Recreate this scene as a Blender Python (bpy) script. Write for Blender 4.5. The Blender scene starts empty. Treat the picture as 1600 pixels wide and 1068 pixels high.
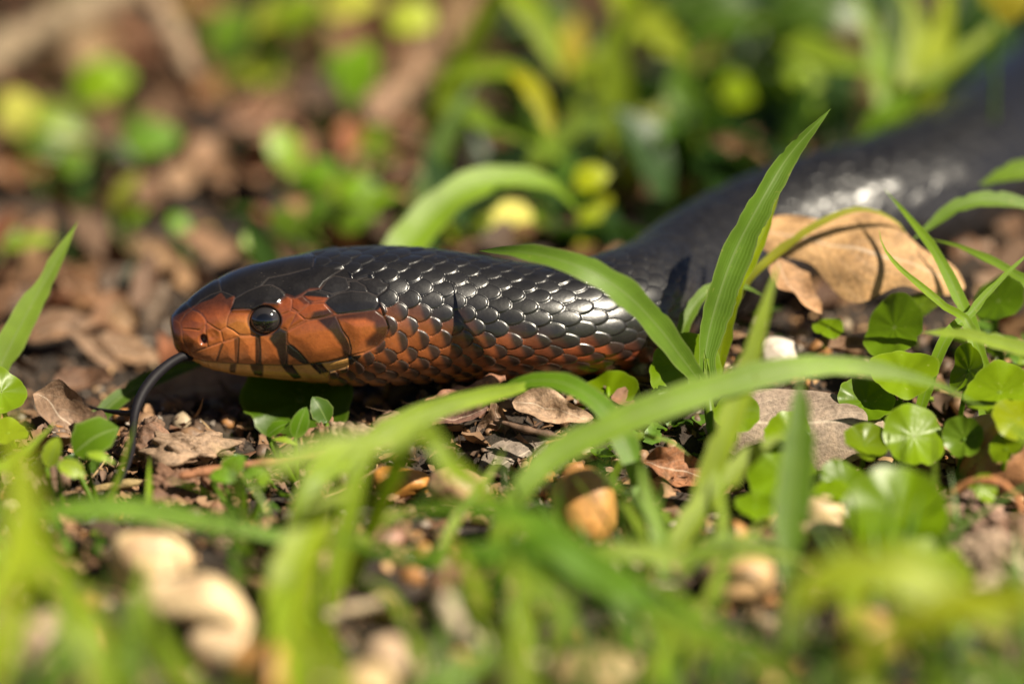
import bpy, math, random
import numpy as np
from mathutils import Vector

random.seed(7)
rng = np.random.default_rng(7)
SC = bpy.context.scene
COL = SC.collection
S = 0.01                                   # everything below is written in centimetres

# ------------------------------------------------------------------ camera
PITCH = math.radians(18)
FD = 70.0                                  # distance from lens to the plane through the snake's flank
CF = np.array([0, math.cos(PITCH), -math.sin(PITCH)])
CU = np.array([0, math.sin(PITCH), math.cos(PITCH)])
CR = np.array([1.0, 0, 0])
ZC = 1.97
CP = np.array([0, 0, ZC]) - CF * FD
K = 0.0125 / FD
cam = bpy.data.cameras.new('camera')
camo = bpy.data.objects.new('camera', cam)
COL.objects.link(camo)
camo.location = CP * S
camo.rotation_euler = (math.pi / 2 - PITCH, 0, 0)
cam.sensor_width = 36
cam.lens = 36 * FD / 20.0
cam.clip_start = 0.02
cam.clip_end = 50
cam.dof.use_dof = True
cam.dof.focus_distance = (FD + 0.35) * S
cam.dof.aperture_fstop = 4.0
SC.camera = camo

# ------------------------------------------------------------------ sky, sun, exposure
SUN = np.array([0.55, -0.38, 0.745])
SUN /= np.linalg.norm(SUN)
world = bpy.data.worlds.new('World')
SC.world = world
world.use_nodes = True
wn = world.node_tree
sky = wn.nodes.new('ShaderNodeTexSky')
sky.sky_type = 'NISHITA'
sky.sun_disc = False
sky.sun_elevation = math.asin(SUN[2])
sky.air_density = 0.25
sky.dust_density = 0.6
sky.ozone_density = 0.6
sky.sun_rotation = math.atan2(SUN[0], SUN[1])
bg = wn.nodes['Background']
bg.inputs['Strength'].default_value = 0.05
wn.links.new(sky.outputs['Color'], bg.inputs['Color'])
sl = bpy.data.lights.new('sun', 'SUN')
sl.energy = 5.0
sl.angle = math.radians(0.5)
sl.color = (1.0, 0.90, 0.72)
so = bpy.data.objects.new('sun', sl)
COL.objects.link(so)
so.rotation_euler = Vector(-SUN).to_track_quat('-Z', 'Y').to_euler()
so.location = (0.3, -0.3, 1)
vs = SC.view_settings
vs.view_transform = 'Standard'
vs.look = 'None'
vs.gamma = 1
vs.use_curve_mapping = False
vs.exposure = 1.3

# ------------------------------------------------------------------ helpers
def nrm(v):
    v = np.asarray(v, float)
    return v / (np.linalg.norm(v, axis=-1, keepdims=True) + 1e-12)

def smooth(a, b, x):
    t = np.clip((np.asarray(x, float) - a) / (b - a), 0, 1)
    return t * t * (3 - 2 * t)

class Nz:
    """cheap smooth noise: a sum of random plane waves over three octaves"""
    def __init__(self, seed, scale=1.0, octs=3, n=7):
        r = np.random.default_rng(seed)
        self.k, self.a, self.p = [], [], []
        for o in range(octs):
            for _ in range(n):
                d = nrm(r.normal(size=3))
                self.k.append(d * scale * 2 ** o * r.uniform(.7, 1.4))
                self.a.append(.55 ** o / math.sqrt(n) * 1.3)
                self.p.append(r.uniform(0, 6.28))
        self.k = np.array(self.k)
    def __call__(self, P):
        P = np.asarray(P, float)
        out = np.zeros(P.shape[:-1])
        for k, a, p in zip(self.k, self.a, self.p):
            out += a * np.sin(P @ k + p)
        return out

HN = Nz(3, .9, 3)
def hgt(x, y):
    """height of the soil, cm"""
    x = np.asarray(x, float)
    y = np.asarray(y, float)
    P = np.stack([x, y, 0 * x], -1)
    near = np.exp(-((y - 3) / 30.0) ** 2)
    return (-.62 + 1.2 * smooth(-1.6, 1.0, y - .15 * x) * (.25 + .75 * smooth(-5.0, 0.0, x)) + .13 * HN(P) + .35 * HN(P * .22 + 5) * smooth(5, 20, y)) - .02

def ray(px, py):
    return CF + CR * (px - 800) * K + CU * (534 - py) * K
def dp(px, py, d):
    return CP + ray(px, py) * (FD + d)
def zp(px, py, z):
    r = ray(px, py)
    return CP + r * ((z - CP[2]) / r[2])
def gp(px, py):
    """where the line of sight meets the soil"""
    r = ray(px, py)
    a, b = 40.0, 160.0
    for t in np.arange(40, 160, .4):
        q = CP + r * t
        if q[2] < hgt(q[0], q[1]):
            b = t
            break
        a = t
    for _ in range(12):
        m = (a + b) / 2
        q = CP + r * m
        if q[2] < hgt(q[0], q[1]):
            b = m
        else:
            a = m
    return CP + r * b
def project(P):
    v = P - CP
    dep = v @ CF
    return 800 + (v @ CR) / dep / K, 534 - (v @ CU) / dep / K
def px2cm(w, d=0.0):
    return w * .0125 * (FD + d) / FD
def depth(P):
    return (np.asarray(P) - CP) @ CF - FD

def tag(o, label=None, cat=None, group=None, kind=None):
    if label: o['label'] = label
    if cat: o['category'] = cat
    if group: o['group'] = group
    if kind: o['kind'] = kind
    return o

def mesh(name, V, F, mat, uv=None, col=None, smooth_shade=True):
    me = bpy.data.meshes.new(name)
    V = np.asarray(V, np.float32)
    if isinstance(F, np.ndarray):
        k = F.shape[1]
        me.vertices.add(len(V))
        me.vertices.foreach_set('co', V.ravel())
        me.loops.add(F.size)
        me.loops.foreach_set('vertex_index', F.astype(np.int32).ravel())
        me.polygons.add(len(F))
        me.polygons.foreach_set('loop_start', np.arange(0, F.size, k, dtype=np.int32))
        me.update(calc_edges=True)
    else:
        me.from_pydata(V.tolist(), [], F)
    me.polygons.foreach_set('use_smooth', np.full(len(me.polygons), smooth_shade))
    if uv is not None:
        l = me.uv_layers.new(name='UVMap')
        vi = np.empty(len(me.loops), np.int32)
        me.loops.foreach_get('vertex_index', vi)
        l.data.foreach_set('uv', np.asarray(uv, np.float32)[vi].ravel())
    if col is not None:
        a = me.color_attributes.new('Col', 'FLOAT_COLOR', 'POINT')
        c = np.ones((len(V), 4), np.float32)
        c[:, :col.shape[1]] = col
        a.data.foreach_set('color', c.ravel())
    me.materials.append(mat)
    me.validate()
    me.update()
    return me

ORI = {}
def obj(name, V, F, mat, parent=None, origin=None, tint=None, **kw):
    """V in world centimetres; origin (cm) becomes the object's own origin"""
    V = np.asarray(V, float)
    if origin is None:
        origin = np.array([V[:, 0].mean(), V[:, 1].mean(), V[:, 2].min()])
    origin = np.asarray(origin, float)
    o = bpy.data.objects.new(name, mesh(name, (V - origin) * S, F, mat, **kw))
    COL.objects.link(o)
    if parent is not None:
        o.parent = parent
        o.location = (origin - ORI[parent.name]) * S
    else:
        o.location = origin * S
    ORI[o.name] = origin
    if tint is not None:
        o.color = (*tint, 1)
    return o

def thing(name, origin, label, cat, group=None):
    o = bpy.data.objects.new(name, None)
    o.empty_display_size = .005
    COL.objects.link(o)
    origin = np.asarray(origin, float)
    o.location = origin * S
    ORI[o.name] = origin
    return tag(o, label, cat, group)

def catmull(P, n):
    P = np.asarray(P, float)
    if len(P) == 2:
        t = np.linspace(0, 1, n)[:, None]
        return P[0] * (1 - t) + P[1] * t
    Q = np.vstack([2 * P[0] - P[1], P, 2 * P[-1] - P[-2]])
    seg = len(P) - 1
    t = np.linspace(0, seg, n)
    i = np.minimum(t.astype(int), seg - 1)
    f = (t - i)[:, None]
    p0, p1, p2, p3 = Q[i], Q[i + 1], Q[i + 2], Q[i + 3]
    return .5 * (2 * p1 + (p2 - p0) * f + (2 * p0 - 5 * p1 + 4 * p2 - p3) * f ** 2 + (3 * p1 - p0 - 3 * p2 + p3) * f ** 3)

def even(P, n):
    """points spaced evenly along a smooth curve through P"""
    D = catmull(P, max(400, 2 * n))
    L = np.concatenate([[0], np.cumsum(np.linalg.norm(np.diff(D[:, :3], axis=0), axis=1))])
    t = np.linspace(0, L[-1], n)
    return np.stack([np.interp(t, L, D[:, k]) for k in range(D.shape[1])], 1), L[-1]

def grid_faces(n, m, wrap=False):
    i = np.arange(n - 1)[:, None]
    j = np.arange(m if wrap else m - 1)[None, :]
    j2 = (j + 1) % m
    return np.stack([i * m + j, i * m + j2, (i + 1) * m + j2, (i + 1) * m + j], -1).reshape(-1, 4)

def tube(P, R, seg=10, n=None, bumps=0, seed=0):
    """closed tube along P with radii R -> V, F"""
    P = np.asarray(P, float)
    R = np.broadcast_to(np.asarray(R, float), (len(P),))
    n = n or max(8, 6 * len(P))
    D, _ = even(np.column_stack([P, R]), n)
    C, r = D[:, :3], np.maximum(D[:, 3], 1e-3)
    T = nrm(np.gradient(C, axis=0))
    a = nrm(np.cross(T, [.13, .31, .94]))
    b = np.cross(T, a)
    ph = np.linspace(0, 2 * math.pi, seg, endpoint=False)
    V = C[:, None] + r[:, None, None] * (np.cos(ph)[None, :, None] * a[:, None] + np.sin(ph)[None, :, None] * b[:, None])
    if bumps:
        nz = Nz(seed, 9, 2)
        V = V + nrm(V - C[:, None]) * (nz(V) * bumps)[..., None]
    V = np.vstack([V.reshape(-1, 3), C[:1], C[-1:]])
    F = [list(f) for f in grid_faces(n, seg, True)]
    F += [[n * seg, (j + 1) % seg, j] for j in range(seg)]
    F += [[n * seg + 1, (n - 1) * seg + j, (n - 1) * seg + (j + 1) % seg] for j in range(seg)]
    return V, F

# ------------------------------------------------------------------ materials
def newmat(name):
    m = bpy.data.materials.new(name)
    m.use_nodes = True
    nt = m.node_tree
    b = nt.nodes['Principled BSDF']
    return m, nt, b, nt.nodes['Material Output']
def N(nt, t, **kw):
    n = nt.nodes.new(t)
    for k, v in kw.items():
        if k in n.inputs:
            n.inputs[k].default_value = v
        else:
            setattr(n, k, v)
    return n
def mixc(nt, a, b, fac, blend='MIX'):
    m = nt.nodes.new('ShaderNodeMix')
    m.data_type = 'RGBA'
    m.blend_type = blend
    for s, v in ((m.inputs[0], fac), (m.inputs[6], a), (m.inputs[7], b)):
        if hasattr(v, 'is_output'):
            nt.links.new(v, s)
        elif isinstance(v, tuple):
            s.default_value = (*v, 1) if len(v) == 3 else v
        else:
            s.default_value = v
    return m.outputs[2]
def ramp(nt, src, stops):
    r = nt.nodes.new('ShaderNodeValToRGB')
    e = r.color_ramp.elements
    while len(e) < len(stops):
        e.new(.5)
    for el, (p, c) in zip(e, stops):
        el.position = p
        el.color = (c, c, c, 1) if not isinstance(c, tuple) else (*c, 1)
    nt.links.new(src, r.inputs[0])
    return r.outputs[0]
def noise(nt, scale, detail=4, coord='Object', rough=.55):
    tc = nt.nodes.new('ShaderNodeTexCoord')
    n = N(nt, 'ShaderNodeTexNoise', Scale=scale, Detail=detail, Roughness=rough)
    nt.links.new(tc.outputs[coord], n.inputs['Vector'])
    return n.outputs['Fac']
def bump(nt, b, h, dist, strength=1.0):
    n = N(nt, 'ShaderNodeBump', Strength=strength, Distance=dist)
    nt.links.new(h, n.inputs['Height'])
    nt.links.new(n.outputs[0], b.inputs['Normal'])
    return n

def leaf_mat(name, veins='parallel', trans=.42, rough=.42):
    m, nt, b, out = newmat(name)
    L = nt.links
    oi = nt.nodes.new('ShaderNodeObjectInfo')
    n1 = noise(nt, 90, 4)
    n2 = noise(nt, 700, 3)
    c = mixc(nt, oi.outputs['Color'], (1, 1, .5), 0.0)
    var = ramp(nt, n1, [(.25, .72), (.75, 1.25)])
    c = mixc(nt, oi.outputs['Color'], var, 1.0, 'MULTIPLY')
    c = mixc(nt, c, (1.76, 1.54, .46), 1.0, 'MULTIPLY')
    spk = ramp(nt, n2, [(.66, 0.0), (.74, .35)])
    c = mixc(nt, c, (.34, .33, .10), spk)
    uvn = nt.nodes.new('ShaderNodeUVMap')
    sep = nt.nodes.new('ShaderNodeSeparateXYZ')
    L.new(uvn.outputs[0], sep.inputs[0])
    if veins == 'parallel':
        ml = N(nt, 'ShaderNodeMath', operation='MULTIPLY')
        L.new(sep.outputs[0], ml.inputs[0])
        ml.inputs[1].default_value = 34.0
        sn = N(nt, 'ShaderNodeMath', operation='SINE')
        L.new(ml.outputs[0], sn.inputs[0])
        v01 = ramp(nt, sn.outputs[0], [(.0, 1.0), (.9, .93)])
        c = mixc(nt, c, v01, .8, 'MULTIPLY')
        ab = N(nt, 'ShaderNodeMath', operation='ABSOLUTE')
        L.new(sep.outputs[0], ab.inputs[0])
        mid = ramp(nt, ab.outputs[0], [(.03, .55), (.10, 0.0)])
        c = mixc(nt, c, (.20, .27, .09), mid)
        edge = ramp(nt, ab.outputs[0], [(.84, 0.0), (1.0, .38)])
        c = mixc(nt, c, (.30, .34, .13), edge)
        tipn = N(nt, 'ShaderNodeMath', operation='MULTIPLY_ADD')
        L.new(n1, tipn.inputs[0])
        tipn.inputs[1].default_value = .10
        L.new(sep.outputs[1], tipn.inputs[2])
        c = mixc(nt, c, (.24, .15, .07), ramp(nt, tipn.outputs[0], [(1.0, 0.0), (1.03, .75)]))
        hsrc = sn.outputs[0]
    else:
        # u = radius 0..1, v = angle in turns; pale centre, pale radiating veins
        cen = ramp(nt, sep.outputs[0], [(.02, .6), (.10, 0.0)])
        ml = N(nt, 'ShaderNodeMath', operation='MULTIPLY')
        L.new(sep.outputs[1], ml.inputs[0])
        ml.inputs[1].default_value = 2 * math.pi * 9
        sn = N(nt, 'ShaderNodeMath', operation='COSINE')
        L.new(ml.outputs[0], sn.inputs[0])
        vv = ramp(nt, sn.outputs[0], [(.96, 0.0), (1.0, .05)])
        c = mixc(nt, c, (.17, .24, .05), vv)
        c = mixc(nt, c, (.22, .28, .08), cen)
        rim = ramp(nt, sep.outputs[0], [(.93, 0.0), (1.0, .22)])
        c = mixc(nt, c, (.26, .33, .07), rim)
        hsrc = n1
    L.new(c, b.inputs['Base Color'])
    b.inputs['Roughness'].default_value = rough
    b.inputs['Specular IOR Level'].default_value = .35
    mp = mixc(nt, n2, hsrc, .5)
    if veins != 'parallel': b.inputs['Specular IOR Level'].default_value = .22
    bump(nt, b, mp, .00012, .3 if veins == 'parallel' else .8)
    tr = nt.nodes.new('ShaderNodeBsdfTranslucent')
    tc = mixc(nt, c, (1.5, 1.45, .45), 1.0, 'MULTIPLY')
    L.new(tc, tr.inputs[0])
    mx = nt.nodes.new('ShaderNodeMixShader')
    mx.inputs[0].default_value = trans
    L.new(b.outputs[0], mx.inputs[1])
    L.new(tr.outputs[0], mx.inputs[2])
    L.new(mx.outputs[0], out.inputs[0])
    return m

M = {}
M['grass'] = leaf_mat('grass_leaf', 'parallel', .50, .45)
M['penny'] = leaf_mat('round_leaf', 'radial', .40, .34)
M['broad'] = leaf_mat('broad_leaf', 'parallel', .40, .36)

def dry_mat():
    m, nt, b, out = newmat('dry_leaf')
    L = nt.links
    oi = nt.nodes.new('ShaderNodeObjectInfo')
    n1 = noise(nt, 130, 6, rough=.65)
    n2 = noise(nt, 1100, 5, rough=.7)
    c = mixc(nt, oi.outputs['Color'], ramp(nt, n1, [(.30, (.45, .42, .40)), (.52, (1, 1, 1)), (.72, (1.35, 1.30, 1.25))]), 1.0, 'MULTIPLY')
    c = mixc(nt, c, ramp(nt, n2, [(.34, .55), (.60, 1.15)]), .8, 'MULTIPLY')
    uvn = nt.nodes.new('ShaderNodeUVMap')
    sep = nt.nodes.new('ShaderNodeSeparateXYZ')
    L.new(uvn.outputs[0], sep.inputs[0])
    ab = N(nt, 'ShaderNodeMath', operation='ABSOLUTE')
    L.new(sep.outputs[0], ab.inputs[0])
    # side veins slant forward from the midrib
    m1 = N(nt, 'ShaderNodeMath', operation='MULTIPLY_ADD')
    L.new(ab.outputs[0], m1.inputs[0])
    m1.inputs[1].default_value = -1.1
    L.new(sep.outputs[1], m1.inputs[2])
    m2 = N(nt, 'ShaderNodeMath', operation='MULTIPLY')
    L.new(m1.outputs[0], m2.inputs[0])
    m2.inputs[1].default_value = 17.0
    s1 = N(nt, 'ShaderNodeMath', operation='SINE')
    L.new(m2.outputs[0], s1.inputs[0])
    vein = ramp(nt, s1.outputs[0], [(.965, 0.0), (1.0, .20)])
    mid = ramp(nt, ab.outputs[0], [(.015, .45), (.05, 0.0)])
    c = mixc(nt, c, (.50, .42, .33), vein)
    c = mixc(nt, c, (.50, .42, .33), mid)
    L.new(c, b.inputs['Base Color'])
    b.inputs['Roughness'].default_value = .62
    b.inputs['Specular IOR Level'].default_value = .3
    bump(nt, b, mixc(nt, n1, n2, .5), .0006, .9)
    tr = nt.nodes.new('ShaderNodeBsdfTranslucent')
    L.new(mixc(nt, c, (1.2, .9, .6), 1.0, 'MULTIPLY'), tr.inputs[0])
    mx = nt.nodes.new('ShaderNodeMixShader')
    mx.inputs[0].default_value = .12
    L.new(b.outputs[0], mx.inputs[1])
    L.new(tr.outputs[0], mx.inputs[2])
    L.new(mx.outputs[0], out.inputs[0])
    return m
M['dry'] = dry_mat()

def stone_mat():
    m, nt, b, out = newmat('pebble_stone')
    oi = nt.nodes.new('ShaderNodeObjectInfo')
    n1 = noise(nt, 110, 6, rough=.62)
    n2 = noise(nt, 900, 5, rough=.7)
    n3 = noise(nt, 260, 3)
    c = mixc(nt, oi.outputs['Color'], ramp(nt, n1, [(.28, (.42, .34, .30)), (.5, (1, 1, 1)), (.75, (1.4, 1.35, 1.3))]), 1.0, 'MULTIPLY')
    c = mixc(nt, c, ramp(nt, n2, [(.3, .7), (.7, 1.15)]), .8, 'MULTIPLY')
    c = mixc(nt, c, (.16, .07, .02), ramp(nt, n3, [(.60, 0.0), (.78, .6)]))
    nt.links.new(c, b.inputs['Base Color'])
    b.inputs['Roughness'].default_value = .5
    bump(nt, b, mixc(nt, n2, n3, .4), .0004, .7)
    return m
M['stone'] = stone_mat()

def twig_mat():
    m, nt, b, out = newmat('twig_bark')
    oi = nt.nodes.new('ShaderNodeObjectInfo')
    n1 = noise(nt, 600, 6, rough=.7)
    c = mixc(nt, oi.outputs['Color'], ramp(nt, n1, [(.3, .5), (.7, 1.4)]), 1.0, 'MULTIPLY')
    nt.links.new(c, b.inputs['Base Color'])
    b.inputs['Roughness'].default_value = .7
    bump(nt, b, n1, .0005, .9)
    return m
M['twig'] = twig_mat()

def soil_mat():
    m, nt, b, out = newmat('dark_soil')
    n1 = noise(nt, 60, 8, rough=.7)
    n2 = noise(nt, 420, 6, rough=.7)
    c = ramp(nt, n1, [(.3, (.011, .007, .0045)), (.55, (.028, .017, .010)), (.8, (.07, .043, .026))])
    c = mixc(nt, c, ramp(nt, n2, [(.3, .5), (.7, 1.5)]), 1.0, 'MULTIPLY')
    nt.links.new(c, b.inputs['Base Color'])
    b.inputs['Roughness'].default_value = .85
    bump(nt, b, mixc(nt, n1, n2, .6), .003, 1.0)
    return m
M['soil'] = soil_mat()

def vcol_mat(name, rough, trans, tmul, spec=.4):
    m, nt, b, out = newmat(name)
    L = nt.links
    at = nt.nodes.new('ShaderNodeVertexColor')
    at.layer_name = 'Col'
    n1 = noise(nt, 500, 4)
    c = mixc(nt, at.outputs[0], ramp(nt, n1, [(.3, .7), (.7, 1.3)]), 1.0, 'MULTIPLY')
    L.new(c, b.inputs['Base Color'])
    b.inputs['Roughness'].default_value = rough
    b.inputs['Specular IOR Level'].default_value = spec
    bump(nt, b, n1, .0004, .6)
    if trans:
        tr = nt.nodes.new('ShaderNodeBsdfTranslucent')
        L.new(mixc(nt, c, tmul, 1.0, 'MULTIPLY'), tr.inputs[0])
        mx = nt.nodes.new('ShaderNodeMixShader')
        mx.inputs[0].default_value = trans
        L.new(b.outputs[0], mx.inputs[1])
        L.new(tr.outputs[0], mx.inputs[2])
        L.new(mx.outputs[0], out.inputs[0])
    return m
M['litter'] = vcol_mat('litter_mix', .7, .1, (1.2, .9, .6), .25)
M['green_mix'] = vcol_mat('green_mix', .42, .4, (1.5, 1.45, .45))
M['grit'] = vcol_mat('grit_mix', .6, 0, None)

def skin_mat():
    m, nt, b, out = newmat('snake_skin')
    at = nt.nodes.new('ShaderNodeVertexColor')
    at.layer_name = 'Col'
    n1 = noise(nt, 1500, 4, rough=.6)
    n2 = noise(nt, 260, 4)
    c = mixc(nt, at.outputs[0], ramp(nt, n2, [(.3, .8), (.7, 1.18)]), 1.0, 'MULTIPLY')
    c = mixc(nt, c, ramp(nt, n1, [(.3, .86), (.7, 1.1)]), 1.0, 'MULTIPLY')
    n4 = noise(nt, 2600, 2)
    dust = N(nt, 'ShaderNodeMath', operation='MULTIPLY')
    nt.links.new(ramp(nt, n4, [(.69, 0.0), (.75, .45)]), dust.inputs[0])
    nt.links.new(ramp(nt, noise(nt, 120, 3), [(.45, 0.0), (.65, 1.0)]), dust.inputs[1])
    c = mixc(nt, c, (.22, .18, .14), dust.outputs[0])
    nt.links.new(c, b.inputs['Base Color'])
    rg = N(nt, 'ShaderNodeMath', operation='MULTIPLY')       # the head shields are more polished than the trunk scales
    nt.links.new(ramp(nt, n2, [(.3, .30), (.7, .40)]), rg.inputs[0])
    nt.links.new(at.outputs[1], rg.inputs[1])
    nt.links.new(rg.outputs[0], b.inputs['Roughness'])
    b.inputs['Specular IOR Level'].default_value = .70
    b.inputs['Coat Weight'].default_value = .0
    b.inputs['Coat Roughness'].default_value = .22
    bump(nt, b, n1, .00006, .5)
    return m
M['skin'] = skin_mat()
def plain(name, col, rough, spec=.5, coat=0):
    m, nt, b, out = newmat(name)
    n1 = noise(nt, 900, 3)
    nt.links.new(mixc(nt, col, ramp(nt, n1, [(.3, .75), (.7, 1.25)]), 1.0, 'MULTIPLY'), b.inputs['Base Color'])
    b.inputs['Roughness'].default_value = rough
    b.inputs['Specular IOR Level'].default_value = spec
    b.inputs['Coat Weight'].default_value = coat
    b.inputs['Coat Roughness'].default_value = .03
    return m, nt, b
M['tongue'] = plain('tongue_black', (.006, .005, .007), .62, .18)[0]
def eye_mat():
    m, nt, b = plain('eye_dark', (.012, .012, .015), .06, .6, .6)
    at = nt.nodes.new('ShaderNodeVertexColor')
    at.layer_name = 'Col'
    nt.links.new(at.outputs[0], b.inputs['Base Color'])
    return m
M['eye'] = eye_mat()
# ------------------------------------------------------------------ soil
gx = np.unique(np.concatenate([np.linspace(-300, -30, 10), np.linspace(-30, 30, 260), np.linspace(30, 300, 10)]))
gy = np.unique(np.concatenate([np.linspace(-150, -22, 8), np.linspace(-22, 70, 360), np.linspace(70, 500, 14)]))
XX, YY = np.meshgrid(gx, gy)
fine = Nz(11, 3.2, 3)
ZZ = hgt(XX, YY) + .06 * fine(np.stack([XX, YY, 0 * XX], -1)) - .05
soil = obj('ground', np.stack([XX, YY, ZZ], -1).reshape(-1, 3), grid_faces(len(gy), len(gx)), M['soil'], origin=(0, 0, 0))
tag(soil, kind='structure')

# ------------------------------------------------------------------ the snake
def Acr(*pts): return [(250 + x / 4.645, 380 + y / 4.645) for x, y in pts]
def Bcr(*pts): return [(420 + x / 4.645, 380 + y / 4.645) for x, y in pts]

DS = 1.6   # depth of the neck's axis behind the focal plane
# px, outline top, outline bottom, half width cm, axis depth
ST = [(267.6, 511, 524, .12, 1.25), (267.9, 503, 534, .28, 1.25), (269, 497, 541, .35, 1.25), (272.5, 491, 548, .41, 1.26), (282, 482, 557, .50, 1.28), (300, 468, 570, .62, 1.31), (321, 452, 581, .72, 1.35),
      (343, 439, 586, .80, 1.4), (383, 423, 590, .93, 1.46), (414, 413, 592, 1.02, 1.5), (450, 404, 595, 1.2, 1.6), (506, 393.5, 597, 1.42, 1.72),
      (549, 389, 597.5, 1.54, 1.8), (603, 387, 597, 1.56, 1.8), (640, 389, 595, 1.5, 1.8), (685, 392, 594.5, 1.43, 1.78), (740, 399, 594.5, 1.37, 1.76),
      (781, 406, 594, 1.33, 1.74), (830, 412, 593, 1.31, 1.76), (880, 412, 592, 1.33, 1.9), (930, 404, 590, 1.36, 2.25)]
rows = []
for px, yt, yb, b, d in ST:
    c = dp(px, (yt + yb) / 2, d)
    H = px2cm((yb - yt) / 2, d)
    a = math.sqrt(max(H * H - (b * math.sin(PITCH)) ** 2, (H * .6) ** 2)) / math.cos(PITCH)
    rows.append((*c, a, b))
for px, py, r in [(985, 484, 1.32), (1040, 456, 1.29), (1105, 415, 1.36), (1180, 378, 1.45), (1265, 350, 1.53), (1360, 326, 1.58), (1450, 294, 1.62), (1530, 250, 1.66), (1600, 198, 1.68), (1680, 138, 1.7), (1790, 90, 1.7), (1920, 70, 1.66)]:
    z = .92 * r + .45
    c = zp(px, py, z)
    rows.append((*c, .94 * r, 1.04 * r))
rows = np.array(rows)
D, Ltot = even(rows, 3000)
sD = np.linspace(0, Ltot, 3000)
kw = np.exp(-np.linspace(-3, 3, 85) ** 2 / 2)
kw /= kw.sum()
Dp = np.vstack([np.repeat(D[:1], 42, 0), D, np.repeat(D[-1:], 42, 0)])
Dsm = np.stack([np.convolve(Dp[:, k], kw, 'valid') for k in range(5)], 1)
wt = smooth(.25, .9, sD)[:, None]
D = D * (1 - wt) + Dsm * wt
NECK = 10.2
s_ax = np.concatenate([.0 + .5 * (1 - np.cos(np.linspace(0, 1, 40) * math.pi / 2)) * 1.0, np.arange(.516, NECK, .0165), np.arange(NECK, Ltot, .036)])
s_ax = np.unique(np.round(s_ax, 5))
# use outline stations by px rather than by blurred arc near the tip
Cc = np.stack([np.interp(s_ax, sD, D[:, k]) for k in range(5)], 1)
C, ha, hb = Cc[:, :3], np.maximum(Cc[:, 3], .01), np.maximum(Cc[:, 4], .01)
ha[0] = hb[0] = .002
ha[-1] = hb[-1] = .002
T = nrm(np.gradient(C, axis=0))
kt = int(np.argmin(np.abs(s_ax - 1.3)))
wt = smooth(.5, 1.2, s_ax)[:, None]
T = nrm(T[kt] * (1 - wt) + T * wt)
W = nrm(np.cross(T, [0, 0, 1.0]))
U = np.cross(W, T)
NP = 520
phi = np.linspace(0, 2 * math.pi, NP, endpoint=False)
cs, sn = np.cos(phi), np.sin(phi)
ex = 2.0 + .35 * smooth(.2, 1.2, s_ax) * (1 - smooth(4.5, 6.5, s_ax))
p_ = (2 / ex)[:, None]
xc = np.sign(cs) * np.abs(cs)[None] ** p_
yc = np.sign(sn) * np.abs(sn)[None] ** p_
# flat belly on the trunk
belly = smooth(5.0, 9.0, s_ax)[:, None]
yc = np.where(yc < 0, yc * (1 - .10 * belly), yc)
base = C[:, None] + W[:, None] * (hb[:, None] * xc)[..., None] + U[:, None] * (ha[:, None] * yc)[..., None]
ns = len(s_ax)
# ring normals from the grid
def grid_normals(B):
    du = np.gradient(B, axis=0)
    dv = np.roll(B, -1, 1) - np.roll(B, 1, 1)
    n = np.cross(dv, du)
    n = nrm(n)
    return n
NR = grid_normals(base)
out = np.sum(NR * (base - C[:, None]), -1).mean()
if out < 0: NR = -NR

# --- where each point of the head lies on the side view; the far side mirrors the near one
lat = (base - C[:, None]) @ np.array([0, 0, 0.0])
mir = C[:, None] + W[:, None] * (hb[:, None] * np.abs(xc))[..., None] + U[:, None] * (ha[:, None] * yc)[..., None]
hd = s_ax < 5.2
QX, QY = project(mir[hd])
def seg_dist(X, Y, line):
    d = np.full(X.shape, 1e9)
    for (x0, y0), (x1, y1) in zip(line[:-1], line[1:]):
        vx, vy = x1 - x0, y1 - y0
        t = np.clip(((X - x0) * vx + (Y - y0) * vy) / (vx * vx + vy * vy + 1e-9), 0, 1)
        d = np.minimum(d, np.hypot(X - x0 - t * vx, Y - y0 - t * vy))
    return d
def poly_sd(X, Y, poly):
    """signed distance, positive inside"""
    d = seg_dist(X, Y, list(poly) + [poly[0]])
    ins = np.zeros(X.shape, bool)
    P = list(poly)
    for (x0, y0), (x1, y1) in zip(P, P[1:] + P[:1]):
        if y0 == y1: continue
        c = ((y0 > Y) != (y1 > Y)) & (X < (x1 - x0) * (Y - y0) / (y1 - y0) + x0)
        ins ^= c
    return np.where(ins, d, -d)
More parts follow.
